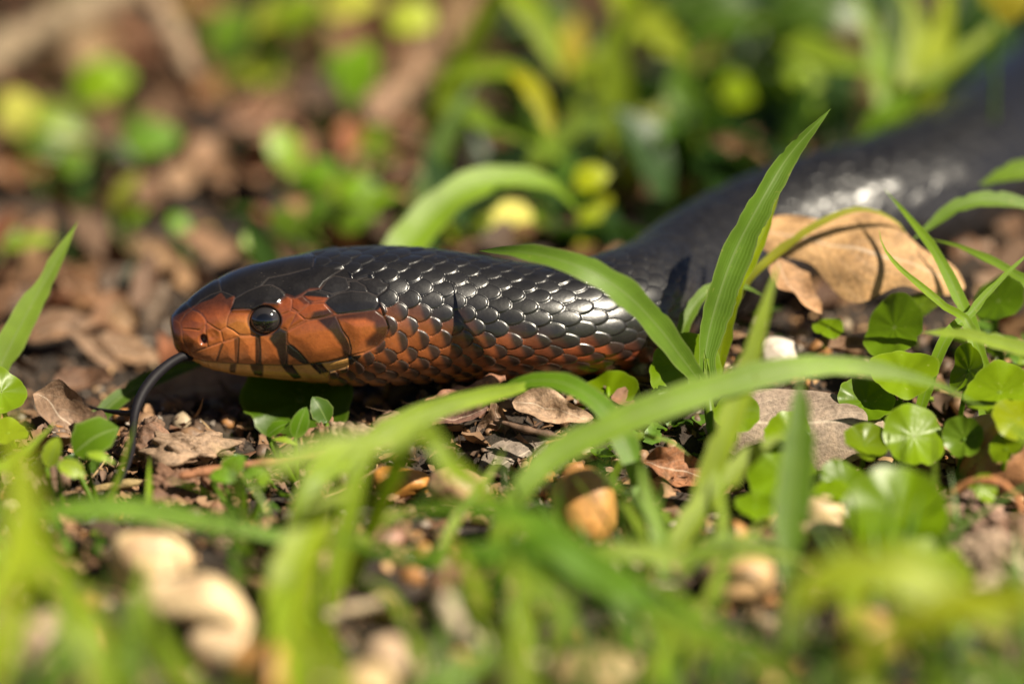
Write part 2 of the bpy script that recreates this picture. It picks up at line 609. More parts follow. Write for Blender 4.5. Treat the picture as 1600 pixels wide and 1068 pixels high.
GRV = [Acr((95, 548), (145, 575), (160, 640), (165, 700), (200, 770), (238, 835)),
       Acr((150, 565), (185, 510), (230, 480), (280, 500), (325, 545), (335, 580)),
       Acr((165, 620), (220, 622), (290, 632), (330, 590), (335, 575)),
       Acr((190, 440), (230, 475)),
       Acr((300, 510), (340, 575), (400, 615), (440, 635), (480, 605), (490, 540), (520, 470), (545, 400), (540, 385), (500, 365), (445, 345)),
       Acr((428, 270), (435, 310), (445, 345), (370, 370), (300, 410), (230, 475)),
       Acr((545, 400), (640, 345), (740, 305), (790, 250), (929, 222), (1090, 180)),
       Acr((520, 480), (600, 478), (650, 475), (690, 495)),
       Acr((740, 305), (800, 300), (870, 325), (910, 360), (905, 385), (860, 430), (845, 450)),
       Acr((480, 605), (530, 630), (575, 665), (640, 668), (680, 655)),
       Acr((440, 635), (455, 700), (460, 715), (520, 695), (575, 675)),
       Acr((240, 790), (320, 765), (400, 735), (460, 715)),
       Acr((330, 590), (330, 640), (345, 750)),
       Acr((405, 860), (450, 730)), Acr((560, 880), (570, 690)), Acr((715, 880), (725, 780), (715, 690), (700, 665)),
       Acr((915, 890), (925, 740), (915, 640), (860, 615)), Acr((575, 675), (640, 670), (720, 665), (740, 655), (830, 640), (880, 620)),
       Acr((420, 880), (425, 940)), Acr((545, 885), (530, 945)), Acr((735, 890), (735, 975)), Acr((270, 872), (282, 905)), Acr((340, 875), (350, 930)),
       Acr((260, 905), (330, 930), (420, 947), (620, 966), (740, 976), (929, 988)),
       Bcr((55, 440), (110, 400), (130, 385), (170, 405), (165, 470), (155, 495), (90, 520)),
       Bcr((90, 520), (75, 605), (130, 628), (265, 555), (200, 500), (165, 490)), Bcr((200, 505), (140, 620)),
       Bcr((125, 380), (180, 400), (240, 380), (300, 340), (365, 330), (400, 280), (460, 235), (555, 175)),
       Bcr((30, 300), (90, 340), (125, 380)), Bcr((320, 165), (330, 110)),
       Bcr((245, 378), (280, 350), (340, 345), (430, 370), (440, 395), (400, 415), (320, 425), (280, 415), (245, 382)),
       Bcr((180, 400), (250, 385), (300, 430), (215, 500), (165, 470)),
       Bcr((215, 505), (300, 440), (400, 435), (465, 510), (400, 535), (290, 555), (265, 550)),
       Bcr((410, 430), (440, 395), (500, 365), (600, 345), (720, 355), (790, 390), (800, 430), (770, 475), (660, 500), (500, 515), (465, 505), (410, 430)),
       Bcr((375, 335), (430, 260), (480, 235), (560, 250), (590, 320), (560, 340), (460, 365), (375, 340)),
       Bcr((590, 300), (580, 275), (640, 275), (700, 310), (720, 352)), Bcr((560, 250), (640, 268), (720, 240)),
       Bcr((690, 265), (760, 255), (870, 300), (860, 330), (790, 380), (720, 352)),
       Bcr((130, 628), (130, 720), (230, 800), (290, 875), (430, 860), (590, 815)),
       Bcr((485, 530), (530, 630), (575, 690), (595, 760), (590, 815)), Bcr((130, 640), (270, 570), (460, 530), (485, 525)),
       Bcr((485, 530), (600, 500), (770, 485), (830, 530), (870, 600), (850, 680), (800, 740), (700, 790), (600, 815)),
       Bcr((130, 740), (135, 890)), Bcr((165, 895), (230, 985)), Bcr((330, 885), (400, 970)), Bcr((590, 815), (640, 850), (560, 900), (440, 925)),
       Bcr((440, 925), (420, 985)), Bcr((590, 895), (520, 990))]
MOUTH = Acr((225, 842), (330, 862), (405, 869), (560, 880), (720, 888), (929, 892)) + Bcr((290, 885), (430, 866), (590, 825))
GD = np.full(QX.shape, 1e9)
for g in GRV:
    GD = np.minimum(GD, seg_dist(QX, QY, g))
MD = seg_dist(QX, QY, MOUTH)
PLATES = Bcr((-1200, -400), (320, -400), (325, 60), (345, 150), (470, 190), (555, 175), (600, 250), (720, 240), (870, 300), (855, 345), (795, 385), (805, 440), (860, 560), (872, 620), (850, 690), (800, 745), (700, 795), (640, 850), (560, 900), (440, 935), (420, 1400), (-1200, 1400))
PM = smooth(-1.5, 1.5, poly_sd(QX, QY, PLATES))
cm = .0125
gd, md = np.minimum(GD, MD) * cm, MD * cm
hh = .026 * smooth(0, .28, gd) - .013 * np.exp(-(gd / .015) ** 2) - .040 * np.exp(-(md / .020) ** 2)
# eye socket, brow, nostril
EX, EY = 250 + 762 / 4.645, 380 + 560 / 4.645
er = np.hypot((QX - EX) / 24.5, (QY - EY) / 21.5)
hh = np.where(er < 1.35, hh * smooth(.95, 1.3, er) - .16 * (1 - smooth(.70, 1.08, er)), hh)
brow = np.exp(-seg_dist(QX, QY, Acr((540, 470), (690, 470), (760, 440), (850, 435))) ** 2 / 5.5 ** 2)
hh += .05 * brow * smooth(.95, 1.15, er)
nr = np.hypot((QX - (250 + 312 / 4.645)) / 7.5, (QY - (380 + 700 / 4.645)) / 10.0)
hh -= .11 * (1 - smooth(.3, 1.0, nr))
hol = np.hypot((QX - (250 + 385 / 4.645)) / 11, (QY - (380 + 665 / 4.645)) / 12)
hh -= .025 * (1 - smooth(.2, 1.0, hol))
# upper lip slightly overhangs the lower jaw
below = smooth(0, 3, QY - np.interp(QX, [m[0] for m in MOUTH], [m[1] for m in MOUTH])) * (1 - smooth(480, 560, QX))
hh -= .035 * below

# --- scale lattice of neck and trunk
r_mean = (ha + hb) / 2
Ls = .33 * r_mean
up = np.concatenate([[0], np.cumsum(np.diff(s_ax) / (.5 * (Ls[1:] + Ls[:-1])))])
NROW = 25
ph0 = math.radians(-52)
span = math.radians(284)
pp = (phi - ph0) % (2 * math.pi)
v = pp / span * NROW
dors = pp < span
Wr = (r_mean * span / NROW)[:, None]
u2 = np.broadcast_to(up[:, None], (ns, NP))
v2 = np.broadcast_to(v[None], (ns, NP)) + .10 * Nz(5, 1.3, 2)(np.stack([np.broadcast_to(s_ax[:, None], (ns, NP)), np.broadcast_to(v[None] * .3, (ns, NP)), 0 * u2], -1))
# overlapping scales: every scale is an oval, and where ovals overlap the one nearer the head lies on top
BEST = np.full((ns, NP), 1e9)
DU, DV, ID, PC, RH = (np.zeros((ns, NP)) for _ in range(5))
F1 = np.full((ns, NP), 9.0)
jr = np.floor(v2)
for dj in (-2, -1, 0, 1, 2):
    j = jr + dj
    off = .5 * (j % 2)
    ic = np.round(u2 - off)
    for di in (-1, 0, 1):
        i = ic + di
        jit = np.sin(i * 12.9898 + j * 78.233) * 43758.5
        jit = jit - np.floor(jit)
        cu_ = i + off + .07 * (jit - .5)
        du = (u2 - cu_)
        dv = (v2 - (j + .5))
        q = du / .66
        rho = np.sqrt(np.where(du > 0, np.abs(q) ** 2.2, np.abs(q) ** 2) + np.abs(dv / .76) ** 2)
        key = np.where(rho < 1, cu_, 1e6 + rho)
        new = key < BEST
        DU = np.where(new, du, DU); DV = np.where(new, dv, DV); ID = np.where(new, jit, ID); PC = np.where(new, j + .5, PC); RH = np.where(new, rho, RH)
        BEST = np.where(new, key, BEST)
e = 1 - RH
pn = DU / .5
sc = r_mean[:, None]
dome = 1 - np.clip(RH, 0, 1.1) ** 2.4
id2 = (ID * 7.31) % 1.0
rt = (1 + .45 * smooth(10, 14, s_ax))[:, None]
hs = sc * (.012 * dome + (.016 + .020 * rt * (ID - .5)) * np.clip(pn, -1.3, 1.3) + (.030 * rt) * (id2 - .5) * DV - .016 * np.exp(-(e / .06) ** 2))
# broad belly scutes
ub = u2 + .25
fb = np.abs(ub - np.round(ub))
hv = sc * (.02 * smooth(0, .3, fb) - .03 * np.exp(-(fb / .05) ** 2))
edge_v = np.minimum(np.abs(pp), np.abs(pp - span))[None] * r_mean[:, None]
hv = hv - .03 * np.exp(-(edge_v / .03) ** 2)
HB = np.where(dors[None], hs, hv)
HT = HB.copy()
HT[hd] = PM * hh + (1 - PM) * HB[hd]
HT *= smooth(.04, .40, s_ax)[:, None]
P = base + NR * HT[..., None]

# --- pigment: orange throat and cheeks fading up and back into black
ORG, RED, YEL, BLK, SLT = np.array([.235, .067, .018]), np.array([.29, .064, .023]), np.array([.40, .19, .05]), np.array([.007, .0065, .0068]), np.array([.013, .0115, .012])
nzc = Nz(21, 2.2, 3)(base)
phd = (np.degrees(phi) + 180) % 360 - 180             # -180..180, 0 = flank, 90 = back
phn = np.where(np.abs(phd) > 90, np.sign(phd) * 180 - phd, phd)   # both flanks alike
phs = np.where(dors, np.degrees(ph0) + PC / NROW * math.degrees(span), phn[None])
phs = (phs + 180) % 360 - 180
phs = np.where(np.abs(phs) > 90, np.sign(phs) * 180 - phs, phs)
top = np.interp(s_ax, [0, 3.6, 4.6, 5.6, 7.0, 8.4, 9.6, 11, 14], [60, 22, 16, 9, -5, -15, -25, -37, -75])[:, None]
O = smooth(-15, 13, top - .75 * phs - .25 * phn[None] + 12 * (ID - .5))
O = O * np.interp(s_ax, [0, 6, 8, 9.5, 11, 15], [1, .97, .9, .88, .7, 0])[:, None]
marg = smooth(.15, .75, pn + .35 * DV / .5 * np.sign(np.cos(phi))[None] * 0 + .45 * np.clip(DV, -.6, .6) * np.where(np.abs(phd) > 90, -1, 1)[None] * 1 + .15 * nzc) * np.where(dors[None], 1, 0)
marg = np.maximum(marg, np.where(dors[None], 0, smooth(.32, .42, np.abs(((ub + .12) % 1) - .5) * 1.0) * .9))
O = O * (1 - .93 * marg)
redf = smooth(5.0, 9.0, s_ax)[:, None, None]
hot = ORG * (1 - redf) + RED * redf
low = smooth(-25, -60, phn)[None, :, None] * (1 - redf) * .55
hot = hot * (1 - low) + YEL * low
dark = BLK + (SLT - BLK) * smooth(50, -20, phn)[None, :, None]
O = np.clip(O * (1 + .25 * nzc), 0, 1)
CB = dark * (1 - O[..., None]) + hot * O[..., None]
# head pigment, with highlights painted along the lower plate edges
nh = nzc[hd]
BL = np.zeros(QX.shape)
def black(poly, soft=2.0, amt=1.0):
    global BL
    BL = np.maximum(BL, amt * smooth(-soft, soft, poly_sd(QX, QY, poly) + 1.2 * nh))
black(Acr((-400, 500), (100, 545), (150, 520), (230, 470), (300, 440), (390, 410), (440, 375), (480, 420), (535, 390), (520, 480), (600, 475), (690, 485), (760, 440), (850, 445), (900, 395), (929, 380)) + Bcr((125, 375), (190, 395), (240, 372), (300, 335), (370, 330), (620, 150), (620, -500), (-1200, -500)), 4)
HEADTOP = Acr((-400, 500), (100, 545), (150, 520), (230, 470), (300, 440), (390, 410), (440, 375), (480, 420), (535, 390), (520, 480), (600, 475), (690, 485), (760, 440), (850, 445), (900, 395), (929, 380)) + Bcr((125, 375), (190, 395), (240, 372), (300, 335), (370, 330), (620, 150), (620, -500), (-1200, -500))
SNT = Acr((-400, 560), (100, 590), (150, 575), (230, 530), (300, 500), (390, 480), (470, 470), (535, 450), (530, 300), (-400, -200))
black(SNT, 13, .72)
black(Acr((50, 540), (100, 550), (150, 575), (160, 620), (145, 700), (110, 720), (60, 640)), 3, .55)
black(Acr((230, 470), (390, 400), (470, 370), (540, 400), (520, 470), (440, 440), (330, 470), (260, 500)), 6, .75)
black(Bcr((375, 330), (430, 250), (560, 175), (720, 210), (905, 290), (830, 390), (830, 440), (790, 480), (500, 515), (410, 430), (440, 390), (245, 380), (280, 345)), 2.0, 1)
black(Bcr((280, 410), (320, 425), (300, 440), (250, 400)), 3, .8)
black(Bcr((300, 550), (330, 500), (440, 480), (470, 515), (400, 540)), 3, .85)
black(Bcr((245, 372), (300, 430), (260, 440), (210, 400)), 2, .7)
black(Bcr((10, 690), (70, 610), (128, 640), (132, 890), (100, 890), (62, 760)), 2.2, .97)
black(Bcr((128, 735), (180, 745), (300, 880), (255, 870), (130, 790)), 1.6)
black(Bcr((98, 893), (160, 893), (235, 990), (180, 990)), 1.6)
black(Bcr((305, 885), (375, 880), (425, 935), (370, 955)), 1.6)
black(Bcr((360, 555), (480, 525), (535, 630), (592, 740), (595, 818), (548, 818), (530, 740), (460, 640)), 3.0, .93)
black(Bcr((485, 525), (770, 480), (830, 520), (880, 590), (855, 690), (790, 750), (715, 745), (705, 705), (775, 640), (770, 570), (700, 540), (500, 550)), 5.0, .85)
black(Bcr((575, 820), (665, 815), (660, 850), (590, 895)), 1.6)
black(Acr((512, 888), (548, 888), (538, 948), (508, 942)), 1.4, .85)
black(Acr((665, 890), (737, 890), (737, 978), (690, 962)), 1.6, .9)
black(Acr((700, 670), (722, 670), (728, 885), (705, 885)), 1.4, .9)
black(Acr((548, 700), (566, 690), (562, 870), (550, 860)), 1.2, .7)
black(Acr((440, 735), (456, 735), (418, 850), (402, 850)), 1.2, .7)
lowh = smooth(-1, 3, QY - np.interp(QX, [m[0] for m in MOUTH], [m[1] for m in MOUTH]))[..., None]
oh = ORG * (1 - .8 * lowh) + YEL * .8 * lowh
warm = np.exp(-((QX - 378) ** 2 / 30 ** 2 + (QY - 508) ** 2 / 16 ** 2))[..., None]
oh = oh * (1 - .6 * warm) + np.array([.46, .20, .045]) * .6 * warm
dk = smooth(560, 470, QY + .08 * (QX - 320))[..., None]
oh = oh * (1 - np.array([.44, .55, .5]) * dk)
lit = (smooth(.30, .04, gd) * smooth(520, 570, QY))[..., None]  # highlight on the lower plate edges, painted into the colour
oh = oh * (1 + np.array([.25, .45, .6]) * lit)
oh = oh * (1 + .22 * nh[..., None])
BLh = np.array([.008, .007, .0065])
tmp = smooth(-3, 3, poly_sd(QX, QY, Bcr((375, 330), (430, 250), (720, 230), (880, 300), (800, 440), (770, 480), (500, 515), (410, 430))))[..., None]
bk = BLh * (1 - tmp) + np.array([.011, .010, .010]) * tmp
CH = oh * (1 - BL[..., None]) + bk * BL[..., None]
gl = np.exp(-(gd / .010) ** 2)[..., None] * .35
CH = CH * (1 - gl) + (CH * .5 + np.array([.05, .04, .035])) * gl
CH = CH * (1 - .7 * np.exp(-(md / .014) ** 2)[..., None])
nn = (1 - smooth(.45, .95, nr))[..., None]
CH = CH * (1 - nn) + np.array([.10, .035, .03]) * nn
ring = np.exp(-((er - 1.06) / .07) ** 2)[..., None]
CH = CH * (1 - .85 * ring) + np.array([.012, .011, .011]) * .85 * ring
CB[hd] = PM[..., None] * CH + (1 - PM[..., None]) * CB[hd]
F = grid_faces(ns, NP, True)
GLS = np.ones((ns, NP)) * (1 - .06 * smooth(10, 13, s_ax))[:, None]
GLS[hd] = 1 - .32 * PM
so_ = C[len(C) // 4].copy()
so_[2] = hgt(so_[0], so_[1])
snake = thing('snake', so_, 'large black snake with an orange face and chin, flicking its tongue over the litter', 'snake')
body = obj('body', P.reshape(-1, 3), F[:, ::-1].astype(np.int32), M['skin'], snake, origin=so_, col=np.column_stack([CB.reshape(-1, 3), GLS.reshape(-1)]))

# eyes
def eye_at(side):
    k = int(np.argmin(np.abs(project(C)[0] - EX) + 1e3 * (s_ax > 5)))
    tgt = None
    # find the flank point that projects on the eye centre
    idx = np.argmin(np.where(np.abs(np.degrees(phi)[None] % 360 - 180) > 90, (QX - EX) ** 2 + (QY - EY) ** 2, 1e9))
    ii, jj = np.unravel_index(idx, QX.shape)
    p, n = base[ii, jj], NR[ii, jj]
    if side < 0:
        w = W[ii]
        p = p - 2 * np.dot(p - C[ii], w) * w
        n = n - 2 * np.dot(n, w) * w
    cen = p - n * .155
    nu, nv = 26, 40
    th = np.linspace(0, math.pi * .62, nu)
    ph = np.linspace(0, 2 * math.pi, nv, endpoint=False)
    a = nrm(np.cross(n, U[ii])); b = np.cross(n, a)
    RX, RY, RZ = .335, .295, .29
    VV = cen + (np.sin(th)[:, None, None] * (np.cos(ph)[None, :, None] * a * RX + np.sin(ph)[None, :, None] * b * RY) + np.cos(th)[:, None, None] * np.ones((1, nv, 1)) * n * RZ)
    t = th[:, None] * np.ones((1, nv))
    iris = smooth(.50, .56, t) * (1 - smooth(.95, 1.1, t))
    cc = np.array([.004, .004, .005]) * np.ones((nu, nv, 1)) + iris[..., None] * np.array([.013, .011, .010])
    obj('eye', VV.reshape(-1, 3), grid_faces(nu, nv, True)[:, ::-1].astype(np.int32), M['eye'], snake, col=cc.reshape(-1, 3))
eye_at(1)
eye_at(-1)

# forked tongue
tp = [(300, 556, 1.1, 15), (284, 557, 1.0, 16), (262, 570, .85, 17), (240, 590, .6, 18), (221, 617, .35, 17.5), (211, 645, .1, 14.5), (208, 672, -.2, 12), (207, 700, -.6, 9.5), (200, 728, -1.0, 6.5), (187, 757, -1.4, 2.5)]
tv, tf = tube([dp(a, b, d) for a, b, d, w in tp], [px2cm(w * .48) for *_, w in tp], 14, 80)
t2 = [(213, 640, .3, 9), (204, 645, .5, 8), (186, 644, .9, 7), (163, 641, 1.3, 5), (145, 637, 1.7, 3.5), (128, 629, 2.0, 1.2)]
uv_, uf = tube([dp(a, b, d) for a, b, d, w in t2], [px2cm(w * .62) for *_, w in t2], 10, 40)
tf = tf + [[i + len(tv) for i in f] for f in uf]
obj('tongue', np.vstack([tv, uv_]), tf, M['tongue'], snake, origin=dp(290, 557, 1.05))
# ------------------------------------------------------------------ builders for the plants, stones and litter
G1, G2, G3, G4, G5 = (.085, .165, .018), (.060, .125, .014), (.130, .190, .014), (.10, .18, .045), (.035, .080, .012)
YG, LEM, SHG = (.14, .215, .014), (.26, .29, .010), (.018, .045, .008)  # the last green is darkened to stand in for deep shade
TAN, BRN, UMB, ORB, PNK, GRY = (.34, .21, .105), (.15, .085, .045), (.075, .045, .028), (.34, .14, .04), (.34, .20, .14), (.24, .20, .165)

PROF = {
    'grass': lambda t: np.where(t < .35, .62 + .38 * smooth(0, .35, t), 1 - ((t - .35) / .65) ** 2.1),
    'tip': lambda t: np.clip(1 - t ** 1.6, 0, 1) * (.8 + .2 * smooth(0, .3, t)),
    'leaf': lambda t: np.sin(np.pi * np.clip(t, 0, 1) ** .85) ** .72,
    'round': lambda t: np.sqrt(np.clip(1 - (2 * t - 1) ** 2, 0, 1)) ** .9,
}
SEED = [100]
KEEP = []
def blade_geo(P, w, prof='grass', roll=0.0, fold=.22, twist=0.0, n=18, m=5, nicks=()):
    """a leaf blade along P (base to tip), facing the eye side and the sun, folded along its midrib"""
    C, L = even(np.asarray(P, float), n)
    T = nrm(np.gradient(C, axis=0))
    look = nrm(-CF + .55 * np.array([0, 0, 1.0]))
    Wd = nrm(np.cross(T, look))
    Nn = nrm(np.cross(Wd, T))
    t = np.linspace(0, 1, n)
    a = np.radians(roll + twist * t)[:, None]
    W2 = Wd * np.cos(a) + Nn * np.sin(a)
    N2 = np.cross(W2, T)
    SEED[0] += 1
    nz = Nz(SEED[0], 1.3, 2, 4)
    hw = np.maximum(PROF[prof](t) * w / 2 * (1 + .06 * nz(np.stack([t * 40, t * 9, t * 0], -1))), .004)
    x = np.linspace(-1, 1, m)
    x = np.broadcast_to(x, (n, m)).copy()
    for tk, sk, dk_ in nicks:                # bites out of one edge
        x[np.abs(t - tk) < .6 / n, -1 if sk > 0 else 0] *= 1 - dk_
    V = C[:, None] + W2[:, None] * (hw[:, None] * x)[..., None] * (1 - .25 * fold) + N2[:, None] * (hw[:, None] * np.abs(x) * fold)[..., None]
    V = V + N2[:, None] * (.05 * min(w, 1.2) * nz(V))[..., None]
    uv = np.stack([x, np.broadcast_to(t[:, None], (n, m))], -1).reshape(-1, 2)
    return V.reshape(-1, 3), grid_faces(n, m).astype(np.int32), uv

def pts3(pts, d0=None, d1=None):
    """pixel way-points (x, y[, depth]) to points in space; the depth runs evenly from d0 to d1 where not given"""
    n = len(pts)
    return np.array([dp(p[0], p[1], p[2] if len(p) > 2 else d0 + (d1 - d0) * i / (n - 1)) for i, p in enumerate(pts)])

def ground_under(p):
    return np.array([p[0], p[1], float(hgt(p[0], p[1]))])

def blade(label, pts, w, d, col, group=None, prof='grass', roll=0, fold=.22, twist=0, name='grass_blade', cat='grass blade', mat='grass', root=True, parent=None, n=18, nicks=None):
    """one leaf of grass; w in photo pixels; d = (base depth, tip depth)"""
    P = pts3(pts, *d)
    if root:                       # carry the blade on down into the soil
        tn = nrm(P[0] - P[1])
        hz = np.array([tn[0], tn[1], 0.0])
        g = P[0] + hz * .55 * max(P[0][2] - float(hgt(P[0][0], P[0][1])), 0)
        g = ground_under(g)
        if P[0][2] - g[2] > .3:
            P = np.vstack([g - [0, 0, .1], P])
    if nicks is None:
        rn = np.random.default_rng(SEED[0] + 900)
        nicks = [(rn.uniform(.2, .95), rn.choice([-1, 1]), rn.uniform(.12, .4)) for _ in range(3)]
    V, F, uv = blade_geo(P, px2cm(w, sum(d) / 2), prof, roll, fold, twist, max(n, 26), nicks=nicks)
    o = obj(name, V, F, M[mat], parent, origin=P[0], uv=uv, tint=col)
    if parent is None:
        tag(o, label, cat, group)
    return o

def stem_mesh(parent, P, r, col, name='stem', mat='grass'):
    V, F = tube(P, r, 7, 14)
    return obj(name, V, F, M[mat], parent, origin=P[0], uv=np.tile([.5, .5], (len(V), 1)), tint=col)

def sprig(label, leaves, group=None, cat='weed', name='weed', stemcol=G2, foot=None):
    """a small plant: leaves = (px, py, half length px, half width px, angle on view, height cm, colour[, roll]) each on its own stalk from one foot"""
    c = [zp(l[0], l[1], l[5]) for l in leaves]
    b = np.mean(c, axis=0) if foot is None else gp(*foot)
    b = ground_under(b)
    th = thing(name, b, label, cat, group)
    for l, q in zip(leaves, c):
        px, py, hl, hw, ang, z, col = l[:7]
        roll = l[7] if len(l) > 7 else 0
        dd = depth(q)
        a = math.radians(ang)
        ax = CR * math.cos(a) + CU * math.sin(a)
        ln, wd = px2cm(hl, dd), px2cm(hw * 2, dd)
        bow = nrm(np.array([0, 0, 1.0]) - CF * .4) * ln * .18
        P = [q - ax * ln, q + bow, q + ax * ln]
        V, F, uv = blade_geo(P, wd, 'leaf' if hl > 1.12 * hw else 'round', roll, .15, 0, 12, 5)
        obj('leaf', V, F, M['broad'], th, origin=P[0], uv=uv, tint=col)
        lo = P[0]
        mid = (lo + b) / 2 + np.array([.25 * (lo[0] - b[0]), 0, .25 * abs(lo[0] - b[0])])
        stem_mesh(th, np.array([b - [0, 0, .1], mid, lo]), [.06, .05, .035], stemcol)
    return th

def penny(label, px, py, r, d, nv, col=G1, cup=.10, notch=0.0, foot=(0, 1.0), group='pennyworts', ell=1.0, cat='pennywort'):
    """a round scalloped leaf on a stalk fixed to its middle; r px; nv the way its face looks; foot = stalk foot offset in cm (x, y)"""
    q = dp(px, py, d)
    wob = np.random.default_rng(SEED[0]).normal(0, .16, 3)
    nv = nrm(nrm(np.array(nv, float)) + wob)
    r = r * .90
    col = tuple(c * np.random.default_rng(SEED[0] + 5).uniform(.72, 1.12) for c in col)
    a = nrm(np.cross(nv, [.05, 1, .1]))
    b = np.cross(nv, a)
    R = px2cm(r, d)
    SEED[0] += 1
    nz = Nz(SEED[0], 1.6, 2, 4)
    nr_, na = 9, 54
    rr = np.linspace(.02, 1, nr_)[:, None]
    ph = np.linspace(0, 2 * math.pi, na, endpoint=False)[None]
    lob = SEED[0] % 3 + 4
    out = 1 + .055 * np.abs(np.cos(lob * (ph - notch))) + .05 * np.sin(ph * 2 + SEED[0]) + .03 * np.sin(ph * 3 + 2.3 * SEED[0]) - .16 * np.exp(-((np.mod(ph - notch + math.pi, 2 * math.pi) - math.pi) / .13) ** 2)
    x, y = rr * out * np.cos(ph) * R * ell, rr * out * np.sin(ph) * R
    z = R * (cup * (rr ** 2) - cup * .3 + .016 * np.cos(9 * (ph - notch)) * rr * (rr > .1) + .13 * np.sin(2 * ph + SEED[0]) * rr ** 2 + .06 * np.sin(5 * ph + 1.7 * SEED[0]) * rr ** 3)
    V = q + x[..., None] * a + y[..., None] * b + z[..., None] * nv
    V = V + nv * (.05 * R * nz(V))[..., None]
    uv = np.stack([np.broadcast_to(rr, (nr_, na)), np.broadcast_to((ph - notch) / (2 * math.pi), (nr_, na))], -1).reshape(-1, 2)
    f = ground_under(q + np.array([foot[0], foot[1], 0]))
    th = thing('pennywort', f, label, cat, group)
    obj('leaf', V.reshape(-1, 3), grid_faces(nr_, na, True).astype(np.int32), M['penny'], th, origin=q, uv=uv, tint=tuple(c * k for c, k in zip(col, (.85, .80, .6))))
    mid = q * .55 + f * .45 + np.array([-.25 * foot[0] , -.2 * foot[1], .1])
    stem_mesh(th, np.array([f - [0, 0, .1], mid, q - nv * R * cup * .3]), [.055, .05, .04], tuple(1.1 * c for c in col))
    return th

def ico(sub):
    t = (1 + 5 ** .5) / 2
    V = [(-1, t, 0), (1, t, 0), (-1, -t, 0), (1, -t, 0), (0, -1, t), (0, 1, t), (0, -1, -t), (0, 1, -t), (t, 0, -1), (t, 0, 1), (-t, 0, -1), (-t, 0, 1)]
    V = [tuple(nrm(v)) for v in V]
    F = [(0, 11, 5), (0, 5, 1), (0, 1, 7), (0, 7, 10), (0, 10, 11), (1, 5, 9), (5, 11, 4), (11, 10, 2), (10, 7, 6), (7, 1, 8), (3, 9, 4), (3, 4, 2), (3, 2, 6), (3, 6, 8), (3, 8, 9), (4, 9, 5), (2, 4, 11), (6, 2, 10), (8, 6, 7), (9, 8, 1)]
    for _ in range(sub):
        c, F2 = {}, []
        def mid(i, j):
            k = (min(i, j), max(i, j))
            if k not in c:
                V.append(tuple(nrm(np.array(V[i]) + np.array(V[j]))))
                c[k] = len(V) - 1
            return c[k]
        for a, b, d in F:
            x, y, z = mid(a, b), mid(b, d), mid(d, a)
            F2 += [(a, x, z), (b, y, x), (d, z, y), (x, y, z)]
        F = F2
    return np.array(V), np.array(F, np.int32)
ICO = {k: ico(k) for k in (1, 2, 3, 4)}

def pebble(label, px, py, rx, ry, col, d=None, ang=0, rough=.10, group='pebbles', name='pebble', deep=.8, sub=3, cat='pebble', pw=.85, knee=0.0):
    """a stone that fills rx by ry pixels about (px, py) and rests on the soil"""
    if d is None:
        b = gp(px, py + ry * .95)
        d = depth(b) + px2cm(min(rx, ry)) * .15
    q = dp(px, py, d)
    KEEP.append((q[0], q[1] - .3, px2cm(rx, d) * 1.1 + .9))
    V, F = ICO[sub]
    V = np.sign(V) * np.abs(V) ** pw
    SEED[0] += 1
    a = math.radians(ang)
    V = V * (1 + rough * Nz(SEED[0], 1.6, 3)(V))[:, None]
    X, Y = V[:, 0] * px2cm(rx, d), V[:, 2] * px2cm(ry, d)
    Z = V[:, 1] * px2cm(min(rx, ry) * (1 + deep) / 2 + max(rx, ry) * deep * .3, d)
    Y = Y - knee * px2cm(rx, d) * np.maximum(V[:, 0] - .1, 0) ** 1.6
    X, Y = X * math.cos(a) - Y * math.sin(a), X * math.sin(a) + Y * math.cos(a)
    W_ = q + X[:, None] * CR + Y[:, None] * CU + Z[:, None] * CF
    return tag(obj(name, W_, F, M['stone'], tint=col), label, cat, group)

def dry_geo(q, ln, wd, ax, up, curl=.3, bend=.2, crumple=.08, lobes=0, n=26, m=13, seed=0):
    """a fallen leaf: ax along the midrib, up the way its face looks"""
    ax = nrm(ax)
    sd = nrm(np.cross(up, ax))
    up = np.cross(ax, sd)
    t = np.linspace(0, 1, n)
    w = np.sin(np.pi * t ** .9) ** .75
    if lobes:
        w = w * (.78 + .22 * np.cos(2 * np.pi * lobes * t))
    w = np.maximum(w, .02)
    x = np.linspace(-1, 1, m)
    X = (t[:, None] - .5) * ln + 0 * x[None]
    Y = w[:, None] * x[None] * wd / 2
    Z = curl * wd * .5 * (x[None] ** 2) * w[:, None] + bend * ln * ((t[:, None] - .5) ** 2) * 2
    P = np.stack([X, Y, Z], -1)
    nz, n2 = Nz(seed, 2.2 / max(wd, .4), 3), Nz(seed + 1, 5.0 / max(wd, .4), 2)
    cr = crumple * wd
    Z = Z + cr * nz(P) + cr * .35 * n2(P)
    Y = Y + .5 * cr * n2(P + 3)
    X = X + .35 * cr * nz(P + 9)
    V = q + X[..., None] * ax + Y[..., None] * sd + Z[..., None] * up
    uv = np.stack([np.broadcast_to(x, (n, m)), np.broadcast_to((t * ln / max(wd, .2))[:, None], (n, m))], -1)
    return V.reshape(-1, 3), grid_faces(n, m).astype(np.int32), uv.reshape(-1, 2)

